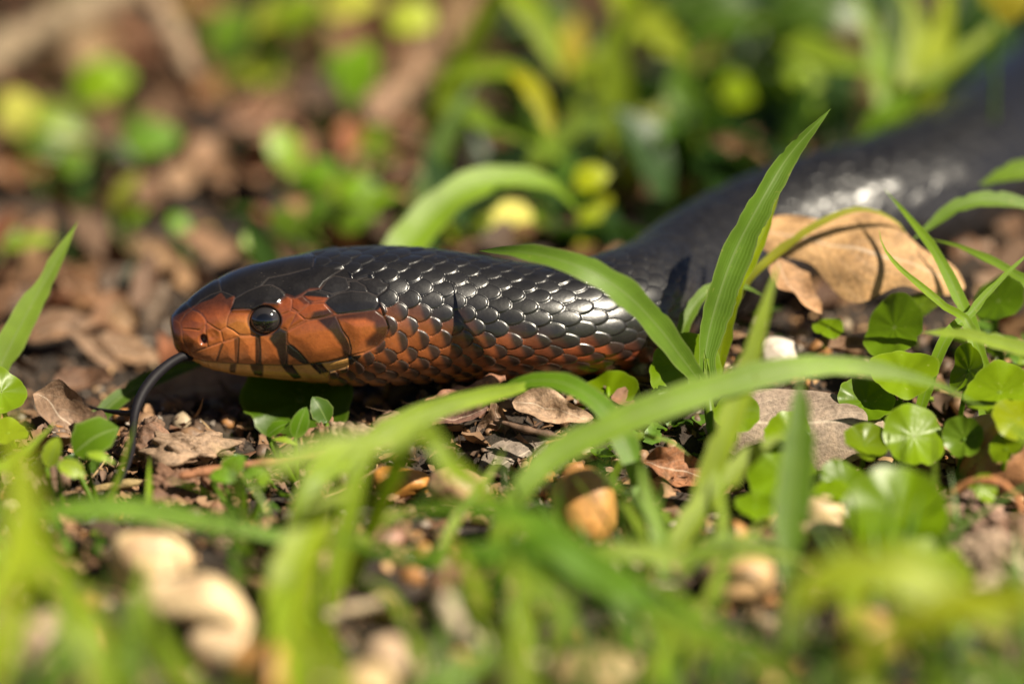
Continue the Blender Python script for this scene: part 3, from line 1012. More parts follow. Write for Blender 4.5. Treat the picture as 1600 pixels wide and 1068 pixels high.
def dry(label, px, py, hl, hw, ang, col, z=.25, tilt=40, roll=0, curl=.3, bend=.15, crumple=.08, lobes=0, d=None, group='fallen dry leaves', name='dry_leaf', cat='dry leaf', stalk=True, n=26, m=13):
    """a fallen leaf whose midrib runs at angle ang on the view, half length hl, half width hw px; tilt: how far its face turns from the sky to the eye"""
    q = zp(px, py, z + float(hgt(*zp(px, py, z)[:2]))) if d is None else dp(px, py, d)
    KEEP.append((q[0], q[1] - .2, px2cm(hl, depth(q)) * .8))
    dd = depth(q)
    a, tl = math.radians(ang), math.radians(tilt)
    up = np.array([0, 0, 1.0]) * math.cos(tl) - np.array([0, 1.0, 0]) * math.sin(tl)
    e2 = nrm(np.cross(up, CR)) * -1
    e1 = nrm(CR)
    e2 = np.cross(up, e1)
    ax = e1 * math.cos(a) + e2 * math.sin(a)
    if roll:
        r = math.radians(roll)
        up = up * math.cos(r) + np.cross(ax, up) * math.sin(r)
    SEED[0] += 2
    V, F, uv = dry_geo(q, px2cm(2 * hl, dd), px2cm(2 * hw, dd), ax, up, curl, bend, crumple, lobes, n, m, SEED[0])
    return tag(obj(name, V, F, M['dry'], uv=uv, tint=col), label, cat, group)

def clod(label, px, py, rx, ry, col, d=None, group='crumpled dry leaves', name='crumpled_leaf', cat='dry leaf', seed=0, rough=.36):
    """a leaf dried and crumpled into a lump"""
    if d is None:
        b = gp(px, py + ry * .9)
        d = depth(b) + px2cm(ry) * .15
    q = dp(px, py, d)
    KEEP.append((q[0], q[1] - .3, px2cm(rx, d) * 1.1 + .4))
    V, F = ICO[4]
    SEED[0] += 1
    n1, n2 = Nz(SEED[0], 1.9, 2), Nz(SEED[0] + 50, 5.5, 3)
    r = 1 + rough * n1(V) + .22 * (np.abs(n2(V)) - .35)
    V = V * r[:, None]
    W_ = q + V[:, :1] * px2cm(rx, d) * CR + V[:, 2:] * px2cm(ry, d) * CU + V[:, 1:2] * px2cm((rx + ry) / 2, d) * CF
    uv = np.tile([.7, .3], (len(V), 1))
    return tag(obj(name, W_, F, M['dry'], uv=uv, tint=col), label, cat, group)

def twig(label, pts, w, d, col, group='twigs', name='twig', cat='twig', bumps=.02):
    P = pts3(pts, *d)
    r = px2cm(w / 2, sum(d) / 2)
    V, F = tube(P, np.linspace(r, r * .8, len(P)), 9, 40, bumps * r * 8, SEED[0])
    SEED[0] += 1
    return tag(obj(name, V, F, M['twig'], origin=P[0], tint=col), label, cat, group)

# ================================================================== things at the snake's own distance
# the grass plant that stands in front of the trunk: one upright blade, one that droops over the neck
b0 = dp(1104, 600, .2)
hp = thing('wild_grass', ground_under(b0), 'grass plant with one tall upright blade and one drooping over the snake', 'grass plant')
blade(None, [(1104, 606), (1102, 560), (1112, 500), (1132, 430), (1160, 365), (1196, 300), (1240, 235), (1298, 170)], 58, (.2, .5), (.062, .130, .040), parent=hp, roll=-24, fold=.55, prof='grass', name='upright_blade', root=False, n=70, nicks=[(.86, -1, .30), (.80, -1, .22), (.55, 1, .12), (.30, 1, .10)])
blade(None, [(1098, 602, .2), (1066, 560, -.35), (1030, 512, -.7), (985, 465, -1.1), (930, 428, -1.3), (870, 405, -1.25), (810, 393, -.9), (748, 391, -.05)], 46, (.2, -.6), (.072, .145, .048), parent=hp, roll=10, fold=.25, prof='grass', name='drooping_blade', root=False, n=60, nicks=[(.42, -1, .10), (.6, 1, .08), (.3, 1, .10)])
stem_mesh(hp, np.array([ground_under(b0) - [0, 0, .2], dp(1112, 690, -.1), dp(1104, 600, .2), dp(1103, 560, .22)]), [.10, .10, .10, .05], (.08, .15, .03))
blade(None, [(1118, 720), (1112, 660), (1106, 590), (1099, 540)], 16, (-.1, .25), (.10, .17, .05), parent=hp, roll=20, fold=.5, name='sheath', root=False)

blade('pointed pale green blade standing alone ahead of the snout', [(-14, 640), (0, 575), (38, 498), (78, 425), (122, 346)], 46, (1.6, 2.6), (.10, .18, .06), roll=-5, fold=.2, prof='grass')
blade('green blade, darkened as if shaded, curving under the chin behind the tongue', [(96, 712), (138, 668), (182, 624), (235, 594), (300, 572), (345, 560)], 34, (1.2, 3.2), G5, roll=5, prof='grass', fold=.15)  # dark tint carries the shade under the chin
blade('broad green blade arching up from behind the neck', [(622, 410), (655, 358), (700, 312), (755, 283), (815, 276), (868, 292), (902, 330)], 62, (6.0, 8.5), (.10, .19, .03), roll=0, fold=.2)
blade('pale blade with a browned tip pointing up at the belly', [(480, 770), (540, 715), (600, 676), (680, 640), (760, 618), (820, 604), (862, 580)], 42, (-5.5, -.8), (.12, .20, .06), roll=-20, fold=.3)
blade('glossy blade arched over the leaf crumbs below the belly', [(1012, 820), (1000, 760), (980, 700), (945, 640), (890, 602), (840, 594), (790, 606), (748, 640)], 40, (-2.6, -1.2), (.065, .15, .022), roll=0, fold=.2, n=24)
blade('long blade sweeping from the orange pebble across the grey leaf', [(800, 790), (860, 715), (950, 668), (1060, 625), (1180, 588), (1290, 570), (1390, 580), (1470, 604), (1540, 640)], 50, (-5.2, -2.6), (.095, .18, .035), roll=-10, fold=.2, n=26)
blade('pale upright blade crossing before the tall plant stem', [(1076, 860), (1100, 770), (1140, 660), (1170, 570), (1196, 480), (1216, 412)], 44, (-4.6, -3.4), (.13, .20, .04), roll=0, fold=.15, n=22)
blade('dark bluish green blade hanging straight down before the grey leaf', [(1226, 910), (1238, 800), (1248, 700), (1252, 590)], 62, (-6.5, -4.6), (.055, .115, .035), roll=10, fold=.2, prof='leaf', root=False, name='grass_blade')
blade('pale slanting blade beside the small orange shell stone', [(1040, 870), (1080, 815), (1130, 755), (1180, 706), (1232, 672)], 44, (-5.0, -3.8), (.13, .20, .05), roll=0)
blade('bright translucent blade close behind the tall upright blade', [(1142, 470), (1165, 420), (1190, 370), (1208, 320), (1222, 280)], 34, (1.2, 1.8), YG, roll=15)
blade('thin olive blade bowed over the top of the tan leaf', [(1160, 450), (1215, 395), (1280, 350), (1345, 326), (1400, 345), (1425, 380)], 17, (2.4, 3.0), (.13, .16, .03), roll=10)
blade('narrow green blade leaning across the tan leaf', [(1530, 560), (1500, 470), (1462, 395), (1425, 345), (1382, 294)], 26, (.6, 2.6), (.09, .18, .035), roll=5)
blade('hair thin blade with a curled tip before the tan leaf', [(1520, 520), (1480, 482), (1440, 448), (1402, 415), (1380, 385), (1374, 360)], 17, (.4, 1.3), (.11, .20, .03), roll=10)
blade('dusty green blade bending down beside the tan leaf', [(1640, 330), (1580, 314), (1530, 313), (1490, 326), (1455, 352), (1425, 376)], 30, (3.4, 3.0), (.075, .15, .045), roll=-5, root=False)
blade('straight green blade running under the bent dusty blade', [(1620, 470), (1580, 425), (1530, 398), (1490, 382), (1450, 372)], 22, (1.4, 2.6), (.08, .155, .04), roll=0)
blade('slim blade slanting up from the pennyworts at the frame edge', [(1470, 545), (1520, 485), (1560, 440), (1620, 385)], 20, (.5, 1.2), (.09, .18, .02), roll=0)
blade('soft green blade tip in front of the far snake coil', [(1680, 290), (1640, 270), (1590, 268), (1530, 290)], 42, (5.0, 5.0), (.085, .165, .035), roll=0, root=False)
blade('pale blade lying level above the pennyworts', [(1650, 560), (1580, 540), (1510, 522), (1440, 518)], 27, (-2.0, -1.8), (.13, .21, .05), roll=0, root=False)
blade('green blade hooked between the neck and the tan leaf', [(1066, 520), (1082, 480), (1110, 452), (1150, 443), (1196, 462)], 24, (1.6, 2.4), G2, roll=0)
blade('little curved blade above the rusty leaf', [(990, 690), (1020, 684), (1050, 690), (1078, 712)], 13, (-1.6, -1.6), (.10, .18, .04), roll=0)
blade('fine blade pressed along the litter under the jaw', [(690, 588), (740, 584), (790, 580), (850, 578)], 10, (1.2, 1.3), G2, roll=0, root=False)

# pennyworts
penny('bright pennywort behind the foot of the tall grass plant', 1070, 577, 62, .9, (.05, -.62, .78), (.085, .175, .012), .05, 1.6)
penny('glossy pennywort with a white sky sheen below the tan leaf', 1398, 512, 56, 1.6, (-.28, -.42, .86), (.07, .15, .02), .12, 2.2)
penny('flat pennywort standing highest over the grey leaf tip', 1412, 582, 56, .2, (.1, -.66, .74), (.095, .18, .014), .10, 2.9)
penny('wet pennywort half under the grey leaf tip', 1352, 628, 46, .3, (.25, -.42, .87), (.075, .16, .014), .10, 1.0)
penny('wide pennywort lobed like a fan beside the folded one', 1428, 682, 54, -1.2, (.05, -.58, .81), (.09, .175, .014), .10, 1.9)
penny('cupped heart shaped pennywort showing its dull top', 1506, 684, 36, -1.3, (-.35, -.62, .70), (.055, .115, .03), .34, 1.4)
penny('ragged pennywort raised above the brown stone', 1562, 612, 62, -.8, (-.12, -.5, .86), (.10, .19, .016), .06, 2.6)
penny('upright pennywort seen against the light above the ragged one', 1512, 578, 42, .3, (-.7, -.55, .45), (.085, .175, .018), .22, .6)
penny('yellowing pennywort at the frame edge over the brown stone', 1592, 655, 46, -1.6, (.0, -.45, .9), (.12, .18, .014), .08, 2.0)
penny('big blurred pennywort with a pale navel before the clay lumps', 1402, 800, 84, -5.2, (.1, -.72, .66), (.085, .175, .010), .08, 1.8)
penny('lower pennywort with dewy rim in front of the clay lumps', 1458, 890, 64, -6.6, (.0, -.5, .84), (.11, .20, .012), .10, 2.4)
penny('pennywort hidden behind the dark hanging blade', 1222, 742, 62, -2.2, (-.1, -.62, .76), (.085, .175, .014), .06, 1.2)
penny('small pennywort lying on the lower rim of the grey leaf', 1232, 676, 42, -1.0, (.1, -.45, .88), (.09, .175, .012), .06, .9)
penny('folded pennywort just below the grey leaf tip', 1352, 692, 40, -1.4, (.35, -.30, .89), (.10, .185, .016), .28, 2.2)
penny('sunlit pennywort tucked under the belly behind the arched blade', 950, 622, 54, 1.2, (.1, -.5, .85), (.10, .19, .010), .06, .4)
penny('shaded round leaf in the dark under the throat', 468, 622, 92, 1.9, (-.05, -.52, .85), (.030, .075, .012), .04, .4)  # tint darkened to hold the shadow of the head
penny('crinkled leaf with a torn rim at the frame edge near the lone blade', 2, 612, 42, .2, (.35, -.70, .6), (.09, .175, .022), .16, .3)
penny('flat pale leaf under the crinkled one at the frame edge', 12, 676, 36, -.8, (.2, -.5, .84), (.12, .20, .03), .05, 2.0)
penny('tiny scalloped leaf peeking between the clay lumps and bent root', 1536, 764, 26, -2.4, (.2, -.6, .75), (.09, .17, .012), .12, 1.0)
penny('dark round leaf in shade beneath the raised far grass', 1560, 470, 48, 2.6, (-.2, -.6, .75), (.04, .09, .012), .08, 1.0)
penny('narrow lit leaf lying on dark litter below the tan leaf', 1294, 512, 26, 2.2, (.1, -.25, .96), (.09, .18, .012), .05, 1.0)
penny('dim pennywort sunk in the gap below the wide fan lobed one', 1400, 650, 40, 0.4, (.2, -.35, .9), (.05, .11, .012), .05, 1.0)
penny('grey green leaf squeezed under the tan leaf edge', 1440, 476, 34, 2.6, (-.3, -.3, .9), (.07, .14, .03), .10, .2)

sprig('pale lobed seedling leaves below the lone blade', [(82, 706, 26, 17, 70, .55, (.14, .22, .05), 10), (112, 734, 24, 15, -25, .35, (.14, .22, .05), -10)], group='seedlings', cat='seedling', name='seedling')
sprig('seedling with one lit leaf beside the tongue tip', [(152, 690, 40, 34, 30, .5, (.05, .11, .014)), (157, 716, 24, 9, -18, .55, (.13, .22, .04), 20)], group='seedlings', cat='seedling', name='seedling')
sprig('tuft of small crinkled leaves behind the reddish twig', [(366, 730, 24, 18, 40, .45, (.075, .17, .025)), (398, 742, 18, 15, 10, .45, (.065, .15, .03), 30), (412, 748, 12, 11, 80, .4, (.09, .18, .02), -30), (352, 746, 24, 13, -10, .3, (.07, .16, .02))], group='seedlings', cat='seedling', name='seedling')
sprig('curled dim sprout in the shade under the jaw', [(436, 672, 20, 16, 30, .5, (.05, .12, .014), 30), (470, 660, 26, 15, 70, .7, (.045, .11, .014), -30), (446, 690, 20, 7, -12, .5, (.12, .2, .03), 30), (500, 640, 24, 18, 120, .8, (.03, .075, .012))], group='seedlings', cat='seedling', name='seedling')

penny('pennywort low beside the foot of the dark hanging blade', 1318, 752, 40, -2.6, (.2, -.55, .8), (.08, .17, .012), .10, .8)
penny('small lit pennywort between the cupped one and the frame edge', 1572, 700, 30, -1.9, (-.2, -.5, .85), (.10, .185, .014), .12, 1.9)
penny('narrow tilted pennywort over the mottled cream stone', 1300, 770, 34, -3.2, (-.3, -.4, .85), (.09, .175, .012), .10, 2.6)
penny('half hidden pennywort under the long sweeping blade', 1150, 646, 40, -.6, (.0, -.5, .86), (.09, .18, .012), .08, 1.1)
penny('small pennywort in dry litter behind the pale slanting blade', 1180, 790, 34, -2.9, (.1, -.55, .82), (.085, .175, .012), .10, 2.0)

# twigs, stalks
twig('reddish brown twig lying by the crumpled leaves', [(280, 744), (340, 733), (400, 724), (450, 718), (510, 712)], 13, (-1.7, -1.5), (.24, .10, .045))
twig('straw coloured twig end poking out below the tongue tip', [(120, 772), (160, 762), (200, 755), (250, 752)], 10, (-.9, -.9), (.24, .17, .07))
twig('rough dark stick lying across the grey leaf fragment', [(772, 656), (805, 665), (840, 675), (880, 682)], 9, (-.2, -.5), (.10, .055, .033), bumps=.05)
twig('thin curved tendril resting on the grey leaf fragment', [(822, 770), (823, 735), (832, 710), (852, 692), (880, 684)], 5, (-1.2, -.7), (.26, .12, .05))
twig('pale curved stalk blurred beneath the grass in front', [(690, 930), (708, 972), (745, 1002), (790, 1020), (850, 1032)], 26, (-10, -10), (.40, .33, .22))
twig('rusty bent root arching over the clay lumps', [(1484, 770), (1520, 752), (1560, 755), (1590, 780), (1602, 830)], 13, (-2.8, -3.4), (.30, .12, .04))
twig('bleached thin root lying in the dark gap by the orange shell stone', [(1105, 806), (1140, 806), (1180, 808), (1220, 806)], 5, (-2.6, -2.6), (.32, .26, .18))
twig('knobbly reddish twig in the shadow below the belly', [(664, 628), (700, 612), (745, 600), (790, 590)], 12, (.9, 1.0), (.20, .09, .05), bumps=.08)
twig('thick tan stick slanting across the far top corner', [(-60, 120), (40, 60), (120, 22), (230, -40)], 62, (22, 24), (.20, .145, .085))
twig('second tan stick leaning down from the top edge', [(230, -30), (262, 40), (300, 118)], 40, (21, 18), (.22, .15, .09))

# grey and tan leaves near the focus
dry('grey brown oval leaf with fine veins arched among the pennyworts', 1250, 654, 150, 72, -4, (.25, .19, .145), d=-.2, tilt=48, roll=0, curl=-.45, bend=-.25, crumple=.035, stalk=False, n=40, m=21)
dry('large tan lobed leaf curled up beside the snake', 1345, 395, 170, 82, -18, (.42, .25, .115), d=3.0, tilt=50, curl=-.16, bend=-.12, crumple=.05, lobes=2, n=40, m=19)
dry('torn tan leaf strip hanging below the large tan leaf', 1244, 458, 60, 34, -50, (.30, .17, .085), d=2.6, tilt=35, crumple=.12)
dry('broad pale brown leaf lying flat behind the tongue', 300, 612, 130, 44, 4, (.33, .20, .12), d=3.6, tilt=52, curl=.1, bend=.05, crumple=.05)
dry('grey leaf fragment under the rough dark stick', 800, 722, 66, 40, 30, (.17, .135, .11), z=.25, tilt=45, crumple=.06, curl=-.2)
dry('rusty brown leaf rolled up below the small curved blade', 1062, 738, 60, 30, -10, (.24, .105, .05), z=.35, tilt=45, crumple=.12, curl=.7)
dry('papery pinkish leaf folded behind the arched blade', 862, 640, 62, 26, -12, (.36, .24, .16), z=.35, tilt=50, crumple=.12, curl=.5)
dry('dark curled leaf edge above the orange pebble', 945, 700, 60, 36, 20, (.10, .06, .035), z=.4, tilt=50, crumple=.14, curl=.8)
dry('buff leaf curl hooked under the folded pennywort', 1320, 706, 42, 16, -20, (.32, .24, .18), z=.5, tilt=40, crumple=.12, curl=.8)
dry('tan curled leaf below the rusty one', 1010, 770, 36, 26, -60, (.34, .24, .15), z=.4, tilt=50, crumple=.12, curl=.8)
dry('brown shred standing in litter under the belly', 770, 668, 40, 24, 80, (.13, .075, .045), z=.5, tilt=60, crumple=.15, curl=.6)
dry('mauve brown leaf scrap behind the knobbly twig', 720, 650, 48, 20, 10, (.15, .08, .06), z=.3, tilt=40, crumple=.12, curl=.6)
dry('dry strip of pale bark under the chin blade', 110, 650, 60, 30, -20, (.20, .125, .08), z=.4, tilt=45, crumple=.15, curl=.4)
clod('crumpled brown leaf touching the tongue tip', 232, 706, 34, 30, (.17, .095, .06), .5)
clod('knotted brown leaf stub upright behind the tongue tip', 228, 690, 18, 26, (.14, .085, .055), .7)
clod('crumpled tan leaf with a frayed end above the reddish twig', 284, 703, 50, 26, (.26, .175, .115), .2)
clod('loose crumpled brown leaf under the twig end', 280, 766, 38, 30, (.17, .09, .055), -.9)
clod('tight ball of crumpled leaf below the reddish twig', 354, 772, 40, 32, (.22, .115, .065), -1.0)
clod('hooked brown leaf stub rising by the jaw shadow', 508, 680, 26, 26, (.19, .10, .06), -.2)
clod('frayed grey brown leaf beside the hooked stub', 545, 692, 36, 26, (.24, .17, .11), -.5)
clod('small pink clod beneath the bright blurred blades', 484, 735, 18, 14, (.30, .19, .14))
clod('fibrous lump half hidden under the lone leaf cluster', 70, 762, 34, 28, (.15, .09, .06))
clod('brown lump of litter left of the clay lumps under the fan leaf', 1450, 742, 26, 16, (.20, .14, .10))

# pebbles
pebble('upright orange pebble streaked with rust', 912, 792, 55, 62, (.40, .20, .055), rough=.08, deep=.6)
pebble('rounded pinkish pebble beside the gold and white stone', 716, 762, 46, 30, (.36, .22, .13), ang=-12, rough=.08)
pebble('rusty gold stone with a white quartz patch', 632, 757, 42, 22, (.34, .15, .03), rough=.14)
pebble('small pink chip against the pinkish pebble', 764, 790, 13, 15, (.34, .21, .15), rough=.14, sub=2)
pebble('round cream pebble in front of the level blade', 236, 876, 66, 54, (.56, .40, .23), rough=.07, deep=.7)
pebble('small cream pebble at the bottom under the long bent one', 352, 1010, 66, 40, (.55, .42, .27), rough=.07)
pebble('long cream pebble bent like a knee', 312, 930, 92, 34, (.56, .42, .25), -8.3, ang=2, rough=.08, pw=.7, knee=.8)
pebble('orange brown pebble near the bottom beneath the cream ones', 408, 1050, 46, 40, (.40, .20, .06))
pebble('rust red pebble beside the round cream pebble', 158, 994, 28, 24, (.36, .14, .045))
pebble('dull pink stone in the bottom corner', 30, 1010, 70, 46, (.32, .21, .16), ang=20)
pebble('ochre pebble with a pale stalk lying against it', 604, 950, 26, 24, (.42, .27, .11))
twig('pale stalk lying against the ochre pebble', [(510, 962), (550, 950), (596, 940)], 17, (-8.3, -8.1), (.36, .28, .18))
pebble('pale pinkish pebble near the bottom middle', 620, 1032, 58, 40, (.50, .36, .24))
pebble('white topped pebble at the bottom edge beside the pinkish one', 580, 1066, 40, 30, (.52, .38, .2))
pebble('brown pebble in the dark hollow under the green blades', 700, 870, 24, 20, (.26, .11, .05))
pebble('small rust pebble above the brown hollow pebble', 664, 862, 20, 16, (.36, .17, .05))
pebble('dusky red pebble under the level green blades', 598, 840, 34, 20, (.22, .11, .075))
pebble('sandy pebble behind the blurred blades below the hanging blade', 1150, 905, 62, 40, (.44, .28, .14), ang=8)
pebble('small orange shell stone in the dark gap', 1142, 830, 28, 20, (.40, .19, .06), ang=-20, rough=.05)
pebble('large tan pebble at the bottom edge centre', 945, 1056, 78, 44, (.46, .31, .16))
pebble('round grey white pebble between the low blades', 968, 970, 20, 18, (.45, .37, .26), rough=.05)
pebble('pale pink pebble under the crossing blades', 1040, 925, 24, 17, (.46, .36, .3), rough=.06)
pebble('yellow tan pebble glimpsed between leaves at the bottom', 1352, 1000, 52, 50, (.42, .25, .09))
pebble('orange pebble in the lower corner between leaves', 1210, 1060, 40, 28, (.42, .22, .10))
pebble('white pebble behind the tall grass plant', 1216, 556, 32, 28, (.50, .44, .38), rough=.07)
pebble('rough brown stone under the ragged pennywort', 1580, 712, 74, 72, (.24, .115, .05), rough=.16)
pebble('mottled cream stone beside the hanging blade', 1288, 800, 34, 26, (.44, .33, .18), rough=.12)
pebble('grey stone chip on the mottled cream stone', 1308, 806, 16, 17, (.34, .29, .23), rough=.14, sub=2)
pebble('tan flat stone below the mottled cream stone', 1278, 836, 46, 16, (.36, .25, .15), rough=.12)
pebble('golden chip next to the hanging blade', 1206, 812, 12, 14, (.45, .26, .05), rough=.12, sub=2)
clod('pinkish clay lump upper of the pair by the bent root', 1528, 808, 42, 34, (.30, .19, .14), group='clay lumps', name='clay_lump', cat='clay lump', rough=.2)
clod('pale clay lump sloping below the pinkish one', 1542, 872, 50, 36, (.42, .31, .22), group='clay lumps', name='clay_lump', cat='clay lump', rough=.16)
clod('brown clay lump at the frame edge under the bent root', 1588, 850, 30, 34, (.26, .15, .10), group='clay lumps', name='clay_lump', cat='clay lump', rough=.2)
clod('greyish pale clay slab low at the frame edge', 1590, 912, 50, 22, (.42, .33, .25), group='clay lumps', name='clay_lump', cat='clay lump', rough=.14)
clod('whitish crumb of dry matter by the level blades', 445, 892, 16, 20, (.42, .37, .27))
clod('buff crumbly leaf beside the whitish crumb', 500, 905, 34, 30, (.34, .23, .13))

# ================================================================== grass close to the lens
near = 'blurred grass close to the lens'
blade('broad level blade above the round cream pebble', [(40, 805), (130, 795), (220, 797), (320, 812), (420, 835), (520, 850)], 36, (-6.4, -5.8), (.075, .165, .028), near, roll=-12, fold=.15, root=False, n=22)
blade('bright blade slanting down to the green fan from the belly', [(650, 680), (705, 728), (770, 780), (840, 850), (900, 930)], 37, (-6.9, -8.8), (.12, .20, .03), near, roll=0)
blade('green blade arched over the dusky red pebble', [(1010, 950), (930, 880), (830, 812), (730, 790), (640, 800), (590, 830)], 42, (-9.9, -7.5), (.07, .16, .03), near, roll=0, n=22)
blade('dark lower blade bowed under the arched green one', [(960, 950), (860, 890), (760, 862), (650, 870), (560, 850), (500, 830)], 38, (-9.3, -7.9), (.05, .125, .022), near, roll=-8, n=22)
blade('pale upright blade rising from the bottom edge centre', [(820, 1120), (818, 1020), (815, 930), (800, 850)], 43, (-13.5, -10.4), (.12, .19, .045), near, roll=0)
blade('pale blade curving down beside the round grey white pebble', [(780, 880), (850, 920), (890, 980), (930, 1030)], 34, (-10.4, -11.4), (.10, .18, .04), near, roll=0, root=False)
blade('dark green blade sloping low across the bottom middle', [(820, 850), (930, 900), (1050, 960), (1160, 1000), (1280, 1060)], 41, (-9.3, -10.9), (.055, .135, .02), near, roll=0, n=22)
blade('light blade leaning under the sandy pebble', [(1010, 960), (1100, 1000), (1180, 1030), (1260, 1080)], 39, (-11.4, -13.0), (.12, .19, .045), near, roll=0, root=False)
blade('low pale blade lying level across the orange pebble foot', [(860, 880), (960, 860), (1060, 870), (1180, 862), (1280, 880)], 30, (-7.5, -6.9), (.12, .195, .04), near, roll=-10, root=False)
blade('bright yellow green leaf catching light below the jaw', [(400, 745), (470, 712), (540, 696), (610, 690), (680, 655)], 44, (-10.5, -9), (.13, .21, .02), near, roll=0, prof='leaf', root=False)
blade('upturned bright blade just under the throat', [(560, 740), (590, 690), (640, 650), (690, 632)], 38, (-6.7, -5.4), (.12, .20, .025), near, roll=0)
blade('pale stem like blade leaning by the bright yellow leaf', [(505, 840), (525, 790), (552, 745)], 14, (-4.8, -4.4), (.16, .20, .09), near, roll=0)
blade('wide yellow green leaf in front of the twigs', [(450, 930), (470, 860), (500, 800), (550, 765)], 75, (-8.9, -7.7), YG, near, roll=0, prof='leaf')
blade('large glowing leaf filling the corner under the lone blade', [(-40, 1000), (20, 900), (40, 820), (30, 720), (10, 640)], 82, (-15.0, -12.0), (.15, .215, .02), near, roll=0, prof='leaf')
blade('long glowing blade tilted beside the corner leaf', [(150, 1010), (110, 930), (70, 860), (30, 770), (0, 700)], 54, (-13.5, -11.4), (.13, .205, .03), near, roll=0)
blade('slim blade with a dry tip above the corner leaf', [(-30, 760), (10, 725), (45, 700), (86, 660)], 25, (-4.4, -2.1), (.12, .20, .05), near, roll=-10)
blade('vertical blade stub between the rust red and cream pebbles', [(190, 1100), (205, 1020), (220, 930), (226, 860)], 36, (-12.5, -9.3), (.10, .175, .05), near, roll=0)
blade('short blade leaning away from the cream pebbles', [(330, 1120), (285, 1050), (250, 990), (232, 930)], 34, (-13.0, -10.4), (.11, .19, .035), near, roll=0)
blade('bright blade rising between the cream and ochre pebbles', [(470, 1120), (460, 1040), (470, 960), (500, 900)], 48, (-13.3, -10.4), (.13, .205, .025), near, roll=0)
blade('yellow green blade at the bottom by the pinkish pebble', [(540, 1110), (520, 1040), (490, 980), (450, 930)], 37, (-14.0, -10.9), YG, near, roll=0)
blade('green blade low over the bottom edge by the large tan pebble', [(640, 1110), (720, 1050), (790, 1010), (860, 985)], 38, (-13.0, -11.4), (.08, .17, .02), near, roll=0)
blade('broad glowing leaf across the lower corner', [(1230, 960), (1300, 900), (1390, 890), (1480, 930), (1600, 990)], 82, (-13.0, -13.0), (.15, .21, .015), near, roll=0, prof='leaf', root=False, n=22)
blade('second glowing leaf sloping out of the lower corner', [(1640, 930), (1560, 945), (1480, 950), (1400, 985), (1320, 1060)], 61, (-14.0, -13.5), (.16, .205, .012), near, roll=0, root=False)
blade('upright yellow blade before the lower pennywort', [(1360, 1080), (1345, 1000), (1330, 920), (1300, 850)], 45, (-13.0, -9.9), (.14, .21, .02), near, roll=0)
blade('grey green blade standing at the bottom below the hanging blade', [(1235, 1100), (1234, 1020), (1236, 950), (1240, 890)], 32, (-12.0, -9.3), (.075, .13, .05), near, roll=0)
blade('bottom edge blade leaning over the yellow tan pebble', [(1480, 1110), (1450, 1040), (1430, 980), (1390, 930)], 34, (-13.5, -11.4), (.10, .18, .03), near, roll=0)
blade('dim blade below the second glowing leaf', [(1600, 1100), (1560, 1050), (1500, 1020), (1450, 1010)], 41, (-13.5, -13.0), (.07, .15, .02), near, roll=0)
blade('narrow blade slipping out at the frame edge by the clay slab', [(1640, 700), (1600, 680), (1570, 655)], 20, (-4.8, -4.4), (.11, .19, .04), near, roll=0, root=False)
blade('upright pale blade behind the pinched tan curl', [(1010, 900), (1000, 840), (975, 790), (955, 740)], 25, (-5.4, -4.4), (.12, .20, .04), near, roll=0)
blade('blade crossing low before the orange shell stone', [(1060, 900), (1110, 850), (1160, 840), (1230, 860)], 23, (-7.5, -7.0), (.10, .18, .03), near, roll=0, root=False)
blade('green blade standing beside the orange pebble', [(1040, 900), (1030, 830), (1010, 770), (1000, 720)], 29, (-5.8, -5.0), (.095, .185, .03), near, roll=0)

blade('thin dark blade crossing under the arched green one', [(700, 960), (740, 900), (800, 850), (880, 820)], 19, (-8.5, -7.5), G2, near)
blade('slender pale blade leaning over the sandy pebble', [(1090, 980), (1120, 910), (1160, 850), (1210, 800)], 19, (-8, -6), (.12, .19, .04), near)
blade('fine light blade between the orange pebble and the hanging blade', [(1110, 930), (1125, 860), (1130, 790), (1120, 730)], 17, (-6, -4.5), (.12, .20, .04), near)
blade('thin blade bent before the ochre pebble', [(660, 1040), (640, 980), (600, 920), (540, 900)], 17, (-10, -8.5), (.10, .18, .03), near)
blade('narrow bright blade fanning over the brown hollow pebble', [(760, 990), (745, 920), (720, 860), (680, 820)], 22, (-10, -8), (.13, .20, .03), near)
blade('narrow blade arching low over the pale pink pebble', [(1120, 1010), (1080, 950), (1020, 905), (950, 890)], 20, (-9.5, -8), (.09, .17, .03), near)
blade('slim blade rising beside the large tan pebble', [(1010, 1110), (1030, 1040), (1060, 980), (1110, 930)], 26, (-11.5, -9), (.11, .185, .03), near)
blade('short blade springing from the foot of the long cream pebble', [(420, 1050), (430, 980), (450, 910), (480, 860)], 24, (-10.5, -8), (.12, .20, .03), near)
blade('thin blade tilted over the dull pink stone', [(70, 1110), (90, 1030), (120, 960), (170, 900)], 22, (-12, -9), (.11, .19, .04), near)
blade('faint yellowish blade in the corner by the dull pink stone', [(-20, 1090), (20, 1000), (50, 930), (60, 870)], 37, (-14, -11), YG, near)
blade('thin shadowed blade behind the glowing corner leaf', [(1290, 1060), (1310, 980), (1350, 910), (1380, 860)], 20, (-9, -7), G2, near)
blade('straight thin blade before the pinkish pebble', [(690, 860), (720, 800), (760, 750), (790, 700)], 17, (-5, -3.8), (.12, .20, .045), near)
blade('low pale blade before the rusty gold stone', [(560, 860), (590, 820), (630, 800), (690, 800)], 19, (-5.5, -5), (.14, .20, .06), near)

